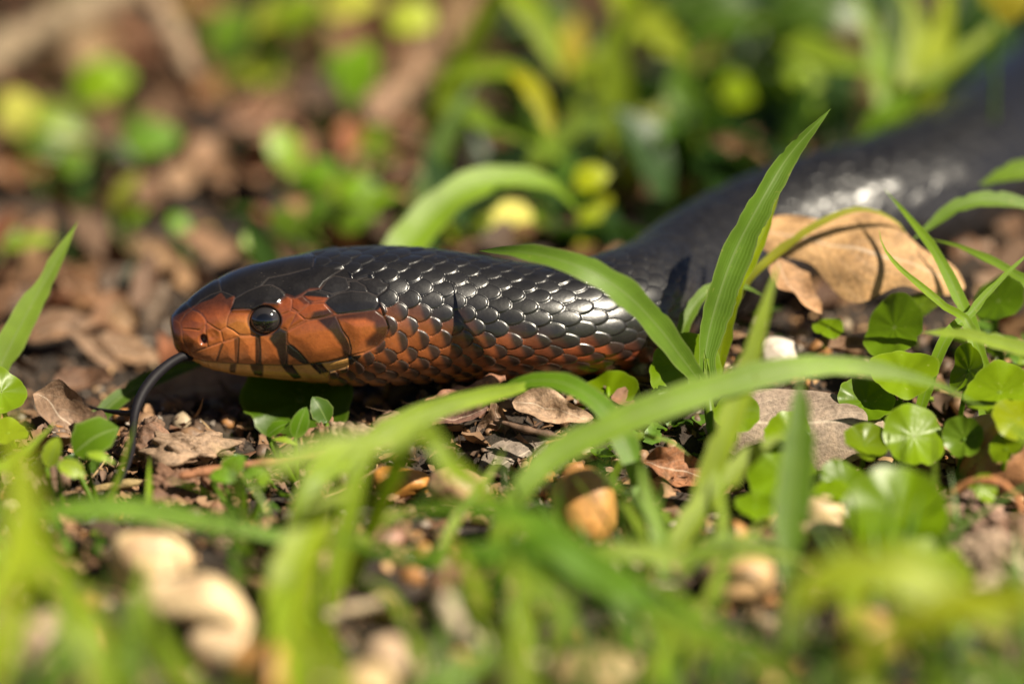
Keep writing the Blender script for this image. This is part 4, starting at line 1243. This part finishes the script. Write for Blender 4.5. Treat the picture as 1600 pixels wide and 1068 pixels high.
# ================================================================== plants and litter behind
far = 'weeds behind the snake'
sprig('bright rounded leaf alone on the litter above the snout', [(162, 132, 50, 40, 20, 2.0, (.11, .21, .008))], far)
sprig('leaf painted silvery for a shine near the edge above the lone blade', [(30, 178, 34, 34, 60, 1.8, (.34, .38, .24)), (85, 196, 60, 26, -20, 1.2, (.10, .17, .03))], far)  # pale tint of the first leaf stands in for reflected light
sprig('bluish green round leaf in the litter above the eye', [(240, 222, 44, 34, 10, 1.5, (.065, .15, .045)), (210, 190, 22, 14, 40, 1.6, G5)], far)
sprig('small dim round leaf above the lone blade', [(114, 256, 24, 23, 0, 1.2, (.055, .12, .018)), (70, 232, 36, 18, -20, 1.2, G5)], far)
sprig('upright light leaf rising from the litter over the forehead', [(445, 238, 42, 26, -62, 1.6, (.12, .22, .03)), (500, 272, 30, 24, 20, 1.2, (.07, .16, .012)), (478, 290, 26, 22, 10, .8, (.09, .17, .04))], far)
sprig('tall bright leaf beside the red brown leaf', [(562, 112, 50, 36, 70, 3.0, (.085, .19, .012)), (536, 108, 30, 24, 60, 3.0, (.09, .18, .04))], far)
sprig('disc of leaf painted pale as a light spot at the top', [(642, 36, 36, 33, 0, 4.0, (.21, .28, .10)), (548, 8, 46, 30, 10, 4.0, (.24, .28, .12))], far)  # pale tints paint in the blurred bright spots
sprig('low bright leaves in the gap before the broad arching blade', [(585, 222, 34, 18, 30, 1.3, (.09, .18, .012)), (610, 240, 26, 18, 10, 1.2, G2), (560, 300, 34, 26, 0, .9, (.09, .19, .012)), (605, 330, 40, 30, 20, .9, (.10, .20, .015)), (530, 300, 26, 24, 0, .7, (.085, .15, .015))], far)
sprig('deep green leaf cluster just over the snake back', [(560, 348, 34, 20, 20, .8, G2), (500, 330, 30, 24, 40, .7, G5), (650, 350, 26, 20, 0, .8, G1), (450, 350, 24, 30, 60, .7, (.05, .10, .014))], far)
sprig('olive stem leaf standing at the top over the forehead', [(418, 60, 74, 22, 86, 3.4, (.14, .18, .015)), (470, 20, 40, 30, 40, 4.2, (.09, .15, .012)), (360, 50, 44, 34, 60, 3.0, (.06, .13, .02)), (400, 122, 50, 24, 10, 2.2, (.13, .18, .03))], far)
sprig('yellow and green leaf pair by the hollow of the snake', [(926, 280, 30, 24, 20, 2.2, (.20, .26, .008)), (930, 345, 26, 20, 10, 1.3, (.16, .22, .01)), (915, 385, 24, 14, 60, .9, (.18, .2, .012)), (945, 320, 18, 12, 60, 1.6, (.18, .22, .01))], far)
sprig('leaf painted white as a glint behind the neck blade', [(802, 352, 38, 34, 70, 1.3, (.48, .50, .42)), (770, 330, 30, 26, 30, 1.3, (.16, .22, .08)), (735, 355, 26, 40, 80, .9, (.14, .22, .015)), (850, 350, 30, 26, 50, 1.1, (.08, .15, .02))], far)  # near-white tint of the first leaf paints in a highlight
sprig('tiny lit leaf sprouting above the dark forehead', [(392, 392, 30, 13, -72, .9, (.12, .21, .04)), (280, 350, 22, 14, -30, .7, (.07, .18, .012))], far)
sprig('narrow light leaves lying level at the edge above the lone blade', [(48, 382, 44, 13, 8, .7, (.11, .19, .03)), (10, 372, 40, 16, -20, .6, G2)], far)
sprig('faint olive leaves over the brown litter', [(198, 300, 40, 16, 55, 1.0, (.12, .15, .05)), (215, 340, 22, 10, 40, .7, (.09, .18, .012))], far)

tallg = 'tall grass behind the snake'
blade('long dark blade standing tall behind the neck', [(672, 260), (690, 190), (715, 120), (745, 50), (790, -40)], 52, (17, 15), (.06, .125, .014), tallg, roll=10)
blade('bright upper blade leaning beside the tall dark one', [(690, 230), (715, 130), (750, 50), (800, -30)], 54, (16, 14.5), (.12, .185, .014), tallg, roll=0)
blade('light blade drooping from the tall plant toward the yellow leaf', [(790, -20), (830, 20), (860, 70), (878, 120)], 50, (15, 14), (.12, .19, .015), tallg, roll=0, root=False)
blade('level pale blade crossing the tall dark one', [(680, 130), (730, 112), (790, 108), (850, 130)], 34, (15, 14), (.12, .20, .03), tallg, roll=0, root=False)
blade('greyish blade sloping down to the broad arching blade', [(700, 158), (760, 190), (830, 215), (890, 260)], 46, (13, 11), (.10, .18, .05), tallg, roll=0, root=False)
blade('yellow leaf blade hanging between the green ones', [(796, 108), (826, 130), (848, 170), (862, 214)], 36, (12, 11), (.19, .21, .01), tallg, roll=0, prof='leaf', root=False)
blade('dark lower blade slanting in the gap behind the neck', [(660, 320), (690, 230), (730, 150), (752, 120)], 40, (12, 13), G5, tallg, roll=0)
blade('shadowy blade bowed behind the yellow leaf pair', [(800, 262), (850, 240), (900, 200), (960, 180)], 38, (12, 12), (.08, .14, .04), tallg, roll=0, root=False)
blade('sunny blade fanning from the top centre', [(960, 40), (1000, 30), (1040, 60), (1070, 100)], 62, (17, 15), (.14, .19, .04), tallg, roll=0, prof='leaf', root=False)
blade('soft blade standing in the middle of the far weeds', [(965, 180), (962, 120), (960, 60), (985, 10)], 56, (15, 14), (.13, .20, .04), tallg, roll=0, prof='leaf')
blade('mossy blade near the top centre edge', [(960, -40), (975, 0), (985, 40), (970, 80)], 52, (19, 17), (.11, .17, .008), tallg, roll=0, root=False)
blade('pale broad blade pointing at the far snake coil', [(1180, 30), (1240, 60), (1300, 90), (1370, 112)], 58, (17, 14), (.13, .21, .045), tallg, roll=0, prof='leaf', root=False)
blade('bright curved blade left of the fan of yellow blades', [(1390, 170), (1378, 110), (1362, 50), (1330, -30)], 44, (14, 15), (.095, .18, .008), tallg, roll=0)
blade('yellow blade first in the fan near the far coil', [(1420, 150), (1430, 90), (1430, 30), (1400, -40)], 46, (14, 15), (.14, .20, .015), tallg, roll=0)
blade('glowing blade in the middle of the fan', [(1440, 150), (1460, 90), (1475, 30), (1480, -40)], 56, (14.5, 15), (.17, .23, .008), tallg, roll=0)
blade('dark blade at the back of the fan', [(1410, 170), (1402, 100), (1398, 40), (1420, -40)], 36, (15, 16), G5, tallg, roll=0)
blade('wide leaning blade lying along the far coil', [(1400, 180), (1450, 130), (1510, 80), (1560, 40), (1610, -10)], 40, (13.2, 14), (.12, .18, .05), tallg, roll=0)
blade('short green blade below the fan against the coil', [(1370, 200), (1400, 170), (1440, 140), (1490, 120)], 44, (13, 13), (.07, .15, .008), tallg, roll=0)
blade('upright blade in the far gap beside the dark hollow', [(1070, 190), (1060, 140), (1080, 90), (1120, 60)], 46, (16, 16), (.05, .115, .014), tallg, roll=0)
blade('arched dim blade over the dark hollow', [(1060, 110), (1110, 60), (1170, 40), (1230, 60)], 34, (18, 17), (.055, .13, .02), tallg, roll=0, root=False)
sprig('broad yellow green leaf by the dark hollow', [(1165, 140, 46, 32, 20, 2.6, (.13, .21, .008)), (1120, 110, 26, 22, 60, 2.8, (.06, .14, .02)), (1140, 170, 44, 22, 10, 1.8, (.07, .16, .008))], far)
sprig('weed with pale rounded leaves over the far coil edge', [(1245, 128, 44, 28, 0, 2.8, (.12, .20, .03)), (1210, 165, 40, 24, 20, 2.2, (.10, .18, .008)), (1270, 180, 30, 26, 60, 2.0, (.08, .16, .008)), (1235, 200, 22, 14, 40, 1.8, (.11, .19, .03))], far)
sprig('leafy weed filling the middle above the drooping blade', [(1062, 168, 36, 20, -50, 2.0, (.085, .18, .008)), (1068, 215, 34, 28, -40, 1.6, (.10, .16, .008)), (1005, 175, 44, 24, 0, 2.0, (.10, .13, .03)), (972, 130, 34, 40, 60, 2.6, (.13, .20, .05)), (1020, 60, 62, 34, -20, 3.6, (.14, .19, .035))], far)
sprig('drooping tan green leaves over the neck hollow', [(985, 245, 60, 24, 86, 1.8, (.17, .16, .06)), (1010, 195, 40, 22, 10, 2.2, (.11, .14, .05)), (895, 70, 44, 22, 82, 3.2, (.24, .21, .08)), (925, 175, 50, 22, 30, 2.2, (.09, .14, .04)), (935, 108, 40, 32, 10, 3.0, (.12, .18, .03))], far)
sprig('weed painted dark as deep shade at the far top', [(1120, 20, 60, 34, 10, 4.6, SHG), (1060, 20, 40, 30, 60, 4.4, SHG), (1300, 24, 60, 40, -10, 4.4, SHG), (1250, 16, 50, 34, 20, 4.6, (.02, .05, .008))], far)  # near-black tints stand in for the shade among the plants
sprig('yellow flower leaves at the far top corner over the coil', [(1585, 10, 34, 26, 40, 6.0, (.15, .14, .02)), (1560, -10, 30, 30, 80, 6.0, (.14, .15, .03))], far)

flt = 'fallen leaves behind the snake'
DR = [
 ('sandy oval leaf glowing above the snout by the bright weed', 348, 136, 44, 30, 20, (0.236, 0.112, 0.038), 1.2),
 ('pale tan leaf at the far left under the thick stick', 150, 76, 46, 40, 40, (0.223, 0.142, 0.066), 1.5),
 ('orange brown leaf near the edge under the silvery leaf', 42, 258, 44, 26, 10, (0.236, 0.101, 0.033), .9),
 ('stacked brown leaf lying higher above the snout', 322, 240, 34, 28, 70, (0.216, 0.119, 0.063), .9),
 ('wide pink brown leaf spread over the middle litter', 425, 190, 70, 34, 12, (0.197, 0.098, 0.055), 1.4),
 ('rust red leaf standing upright beside the light leaf', 546, 218, 56, 22, 84, (0.223, 0.080, 0.033), 1.6),
 ('pinkish tan leaf below the tall bright leaf', 610, 160, 48, 30, 60, (0.223, 0.128, 0.076), 1.8),
 ('brown leaf leaning by the tall dark blade', 668, 90, 60, 26, 70, (0.177, 0.101, 0.055), 2.6),
 ('tan strip rising at the top beside the tall dark blade', 716, 30, 60, 16, 80, (0.197, 0.125, 0.055), 3.4),
 ('pale round leaf end under the red leaf', 574, 258, 24, 20, 10, (0.236, 0.136, 0.076), .8),
 ('salmon leaf bent behind the arching blade', 638, 268, 38, 22, -10, (0.249, 0.142, 0.087), 1.0),
 ('dusty leaf between the arching blade and greyish blade', 700, 250, 26, 20, 10, (0.171, 0.125, 0.093), 1.0),
 ('long tan leaf leaning above the forehead', 262, 412, 64, 24, -48, (0.236, 0.134, 0.063), .6),
 ('buff leaf lying left of the long tan leaf', 214, 388, 34, 24, 30, (0.197, 0.119, 0.060), .5),
 ('sandy leaf edge behind the lone blade', 118, 400, 26, 34, 70, (0.216, 0.125, 0.060), .5),
 ('dark curled leaf in the gap ahead of the snout', 180, 440, 50, 24, 20, UMB, .4),
 ('brown leaf lying slanted ahead of the snout', 132, 452, 56, 26, -40, (0.197, 0.098, 0.046), .6),
 ('chestnut leaf with a thick rib ahead of the snout', 225, 440, 52, 20, 76, (0.131, 0.074, 0.046), .7),
 ('pale curled leaf tip just before the snout', 196, 500, 34, 22, -60, (0.223, 0.131, 0.066), .8),
 ('grey leaf piece beside the snout', 248, 478, 40, 20, 70, (0.131, 0.089, 0.060), .6),
 ('wide brown leaf below the lone blade', 90, 520, 62, 34, 10, (0.177, 0.101, 0.057), .5),
 ('ragged tan leaf low under the snout', 200, 548, 54, 26, -16, (0.216, 0.128, 0.071), .5),
 ('bark like strip ahead of the snout', 150, 545, 60, 16, -40, (0.197, 0.119, 0.071), .7),
 ('knobby brown leaf lump near the lone blade base', 130, 600, 46, 30, 10, (0.118, 0.059, 0.033), .4),
 ('brown leaf at the edge level with the snout', 26, 470, 52, 24, 20, (0.171, 0.106, 0.071), .5),
 ('shadowed leaf behind the edge blades', 30, 340, 60, 24, -10, UMB, .5),
 ('small brown leaf under the faint olive leaves', 240, 300, 34, 30, 60, (0.171, 0.089, 0.046), .6),
 ('tan leaf curling behind the forehead', 440, 400, 50, 22, -30, (0.210, 0.125, 0.069), .5),
 ('brown leaf in the hollow above the forehead', 360, 330, 40, 26, 40, (0.157, 0.083, 0.043), .6),
 ('pinkish brown leaf above the small orange pebble', 285, 276, 36, 24, 50, (0.223, 0.131, 0.071), .8),
 ('mid brown leaf beneath the stacked brown leaf', 352, 278, 30, 22, -30, (0.183, 0.098, 0.049), .7),
 ('tan leaf far at the top edge', 310, 2, 50, 30, 0, (0.216, 0.119, 0.038), 3.0),
 ('reddish leaf on dark ground over the far coil', 1150, 226, 44, 16, 10, (0.131, 0.053, 0.016), 1.0),
 ('brown leaf in the gap among the far weeds', 1085, 140, 30, 24, 40, (0.105, 0.053, 0.019), 1.6),
 ('dull brown leaf behind the leafy weed', 890, 110, 36, 26, 70, (0.157, 0.101, 0.043), 2.0),
 ('pale leaf scrap beside the curled blade tip at the frame edge', 1544, 392, 22, 18, 70, (0.262, 0.166, 0.109), .7),
 ('tan leaf scrap by the slim slanting blade', 1545, 440, 28, 14, 0, (0.236, 0.148, 0.093), .5),
 ('brown leaf in shade at the frame edge', 1580, 350, 26, 16, 10, (0.144, 0.071, 0.033), .7),
 ('brown scrap below the glossy pennywort', 1320, 540, 46, 18, -10, (0.171, 0.089, 0.046), .4),
 ('red brown crumpled scrap under the torn strip', 1300, 465, 34, 30, 30, (0.092, 0.044, 0.025), .5),
 ('tan leaf piece behind the hero plant stem', 1130, 530, 40, 24, 10, (0.236, 0.139, 0.076), .5),
 ('pale tan leaf peeping between stem and belly', 1090, 520, 26, 18, 30, (0.249, 0.148, 0.087), .4),
]
for i, (lb, px, py, hl, hw, an, c, z) in enumerate(DR):
    lb = lb.replace('hero plant', 'grass plant')
    dry(lb, px, py, hl, hw, an, c, z=z, tilt=30 + 25 * ((i * 7) % 5) / 4, roll=((i * 37) % 40) - 20, curl=.2 + .12 * (i % 4), bend=.1, crumple=.10, group=flt, n=16, m=9)
pebble('small round amber pebble on the litter over the snout', 325, 378, 22, 22, (.42, .27, .075), rough=.05)
# ------------------------------------------------------------------ the uncounted cover of the soil
def scatter_mesh(name, label, count, region, size, cols, mat, flat=.4, shape='leaf', up=0.0, keep=None, seed=1, n=4, m=3):
    r = np.random.default_rng(seed)
    t = np.linspace(0, 1, n)
    x = np.linspace(-1, 1, m)
    w = np.maximum(np.sin(np.pi * (.06 + .88 * t)), .15) if shape == 'leaf' else np.maximum(1 - t ** 1.7, .03)
    pos = []
    while len(pos) < count:
        q = np.array([r.uniform(*region[0]), r.uniform(*region[1])])
        if keep is None or r.uniform() < keep(*q):
            pos.append(q)
    pos = np.array(pos)
    if name in ('leaf_litter', 'grass', 'small_weeds'):
        dk = np.hypot(pos[:, :1] - KP[None, :, 0], pos[:, 1:] - KP[None, :, 1])
        pos = pos[(dk > KP[None, :, 2]).all(1)]
    k = len(pos)
    z = hgt(pos[:, 0], pos[:, 1]) + r.uniform(0, 1, k) ** 1.6 * up * (1 if name != 'leaf_litter' else .25 + .75 * smooth(1, 8, pos[:, 1]))
    ln = r.uniform(*size[0], k)
    wd = ln * r.uniform(*size[1], k)
    yaw = r.uniform(0, 6.28, k)
    el = r.normal(0, flat, k)
    if shape == 'blade':
        el = r.uniform(.7, 1.35, k)
    ax = np.stack([np.cos(yaw) * np.cos(el), np.sin(yaw) * np.cos(el), np.sin(el)], -1)
    upv = nrm(np.array([0, 0, 1.0]) + r.normal(0, flat, (k, 3)))
    sd = nrm(np.cross(upv, ax))
    upv = np.cross(ax, sd)
    cu, be = r.normal(.25, .3, k), r.normal(.1, .25, k)
    X = ln[:, None, None] * (t[None, :, None] - (.5 if shape == 'leaf' else 0)) + 0 * x[None, None]
    Y = (wd / 2)[:, None, None] * w[None, :, None] * x[None, None] * r.uniform(.7, 1.2, (k, n, m))
    Z = (cu * wd * .5)[:, None, None] * x[None, None] ** 2 * w[None, :, None] - (be * ln)[:, None, None] * (t[None, :, None] ** 2) + r.normal(0, .07, (k, n, m)) * wd[:, None, None]
    C0 = np.column_stack([pos, z])
    V = C0[:, None, None] + X[..., None] * ax[:, None, None] + Y[..., None] * sd[:, None, None] + Z[..., None] * upv[:, None, None]
    f = grid_faces(n, m)
    F = (f[None] + (np.arange(k) * n * m)[:, None, None]).reshape(-1, 4).astype(np.int32)
    ci = r.integers(0, len(cols), k)
    c = np.array(cols)[ci] * r.uniform(.7, 1.3, (k, 1))
    col = np.repeat(c, n * m, 0)
    return tag(obj(name, V.reshape(-1, 3), F, M[mat], origin=(0, 0, 0), col=col), kind='stuff', label=label)

spx, spy = C[:, 0], C[:, 1]
def clear_of_snake(x, y):
    return 0 if np.min(np.hypot(spx - x, spy - y)) < 1.25 else 1
def wedge(x, y):
    return abs(x) < 18 + .16 * (y + 10)
def left_back(x, y):
    near_ = smooth(-4.0, -5.5, y) + smooth(2.5, 7, y)
    return wedge(x, y) * clear_of_snake(x, y) * ((1.0 if y < 4 else .62) if x < 1 + .1 * y else .16) * (.06 + .94 * min(near_, 1))
LIT = [(.19, .105, .05), (.10, .055, .03), (.12, .065, .034), UMB, (.12, .06, .03), (.15, .08, .044), (.14, .052, .024), (.05, .03, .019), (.035, .022, .014)]
KP = np.array(KEEP)
scatter_mesh('leaf_litter', 'crumbled brown leaf litter covering the soil', 3300, ((-28, 28), (-18, 52)), ((.6, 2.2), (.35, .75)), LIT, 'litter', .42, 'leaf', 1.0, left_back, 1)
scatter_mesh('leaf_crumbs', 'fine brown crumbs of broken leaf on the soil', 20000, ((-19, 19), (-13, 12)), ((.05, .22), (.4, .9)), [BRN, UMB, UMB, (.05, .03, .02), (.03, .02, .013), (.20, .11, .055), TAN, GRY], 'litter', .6, 'leaf', .25, lambda x, y: wedge(x, y), 2, 3, 3)
scatter_mesh('dead_leaf_bits', 'torn bits of dead leaf matted on the soil before the snake', 2100, ((-18, 18), (-6, 3.5)), ((.22, .75), (.35, .9)), [BRN, UMB, (.19, .11, .06), (.23, .135, .075), (.12, .06, .035), (.16, .10, .07)], 'litter', .30, 'leaf', .12, lambda x, y: wedge(x, y), 12, 5, 4)
scatter_mesh('fine_stalks', 'fine dry stalks and root hairs strewn on the soil', 680, ((-18, 18), (-8, 4)), ((.5, 1.6), (.03, .06)), [BRN, (.25, .17, .09), UMB, (.2, .12, .07)], 'litter', .18, 'leaf', .3, lambda x, y: wedge(x, y), 14, 6, 3)
scatter_mesh('small_weeds', 'tiny green leaves of creeping weeds between the pennyworts', 470, ((1.5, 18), (-6, 4.5)), ((.25, .7), (.5, .95)), [G1, G2, G1, YG], 'green_mix', .45, 'leaf', .7, lambda x, y: wedge(x, y) * clear_of_snake(x, y), 16, 5, 4)
scatter_mesh('small_weeds', 'tiny green leaves of creeping weeds in the litter by the tongue', 150, ((-17, -3.5), (-6, -.5)), ((.25, .6), (.5, .95)), [G1, G2, G5], 'green_mix', .45, 'leaf', .4, lambda x, y: wedge(x, y), 17, 5, 4)
def green_back(x, y):
    right = smooth(-4, 3, x - .12 * (y - 8))
    return wedge(x, y) * clear_of_snake(x, y) * (.13 + .87 * right) * (1 if y > 9 + .35 * max(x, 0) else .0)
scatter_mesh('ground_cover', 'low green weeds covering the soil behind the snake', 1600, ((-28, 30), (8, 52)), ((1.0, 2.6), (.22, .6)), [G2, G5, SHG, SHG, SHG, (.012, .03, .006)], 'green_mix', .6, 'leaf', 2.0, green_back, 3)  # darkest leaf tones paint in the shaded gaps between the weeds
scatter_mesh('grass', 'short grass shoots growing through the litter', 1900, ((-20, 20), (-17, -3.5)), ((1.0, 3.0), (.05, .11)), [(.11, .20, .025), G1, G2, YG, (.12, .20, .045)], 'green_mix', .2, 'blade', 0, lambda x, y: wedge(x, y) * (1 if y < -5 else (.6 if x > 2 else .25)), 4, 6, 3)
def grit():
    r = np.random.default_rng(9)
    V0, F0 = ICO[1]
    k = 1250
    x, y = r.uniform(-18, 18, k), r.uniform(-12, 6, k)
    s = r.uniform(.06, .25, k)
    P = np.column_stack([x, y, hgt(x, y) + s * .2])
    V = P[:, None] + V0[None] * (s[:, None] * r.uniform(.6, 1.2, (k, 3)))[:, None] * r.uniform(.85, 1.15, (k, len(V0), 1))
    F = (F0[None] + (np.arange(k) * len(V0))[:, None, None]).reshape(-1, 3).astype(np.int32)
    c = np.array([(.22, .14, .07), (.26, .2, .13), BRN, (.24, .11, .035), UMB])[r.integers(0, 5, k)]
    tag(obj('gravel', V.reshape(-1, 3), F, M['grit'], origin=(0, 0, 0), col=np.repeat(c, len(V0), 0)), kind='stuff', label='fine tan gravel lying among the litter')
grit()
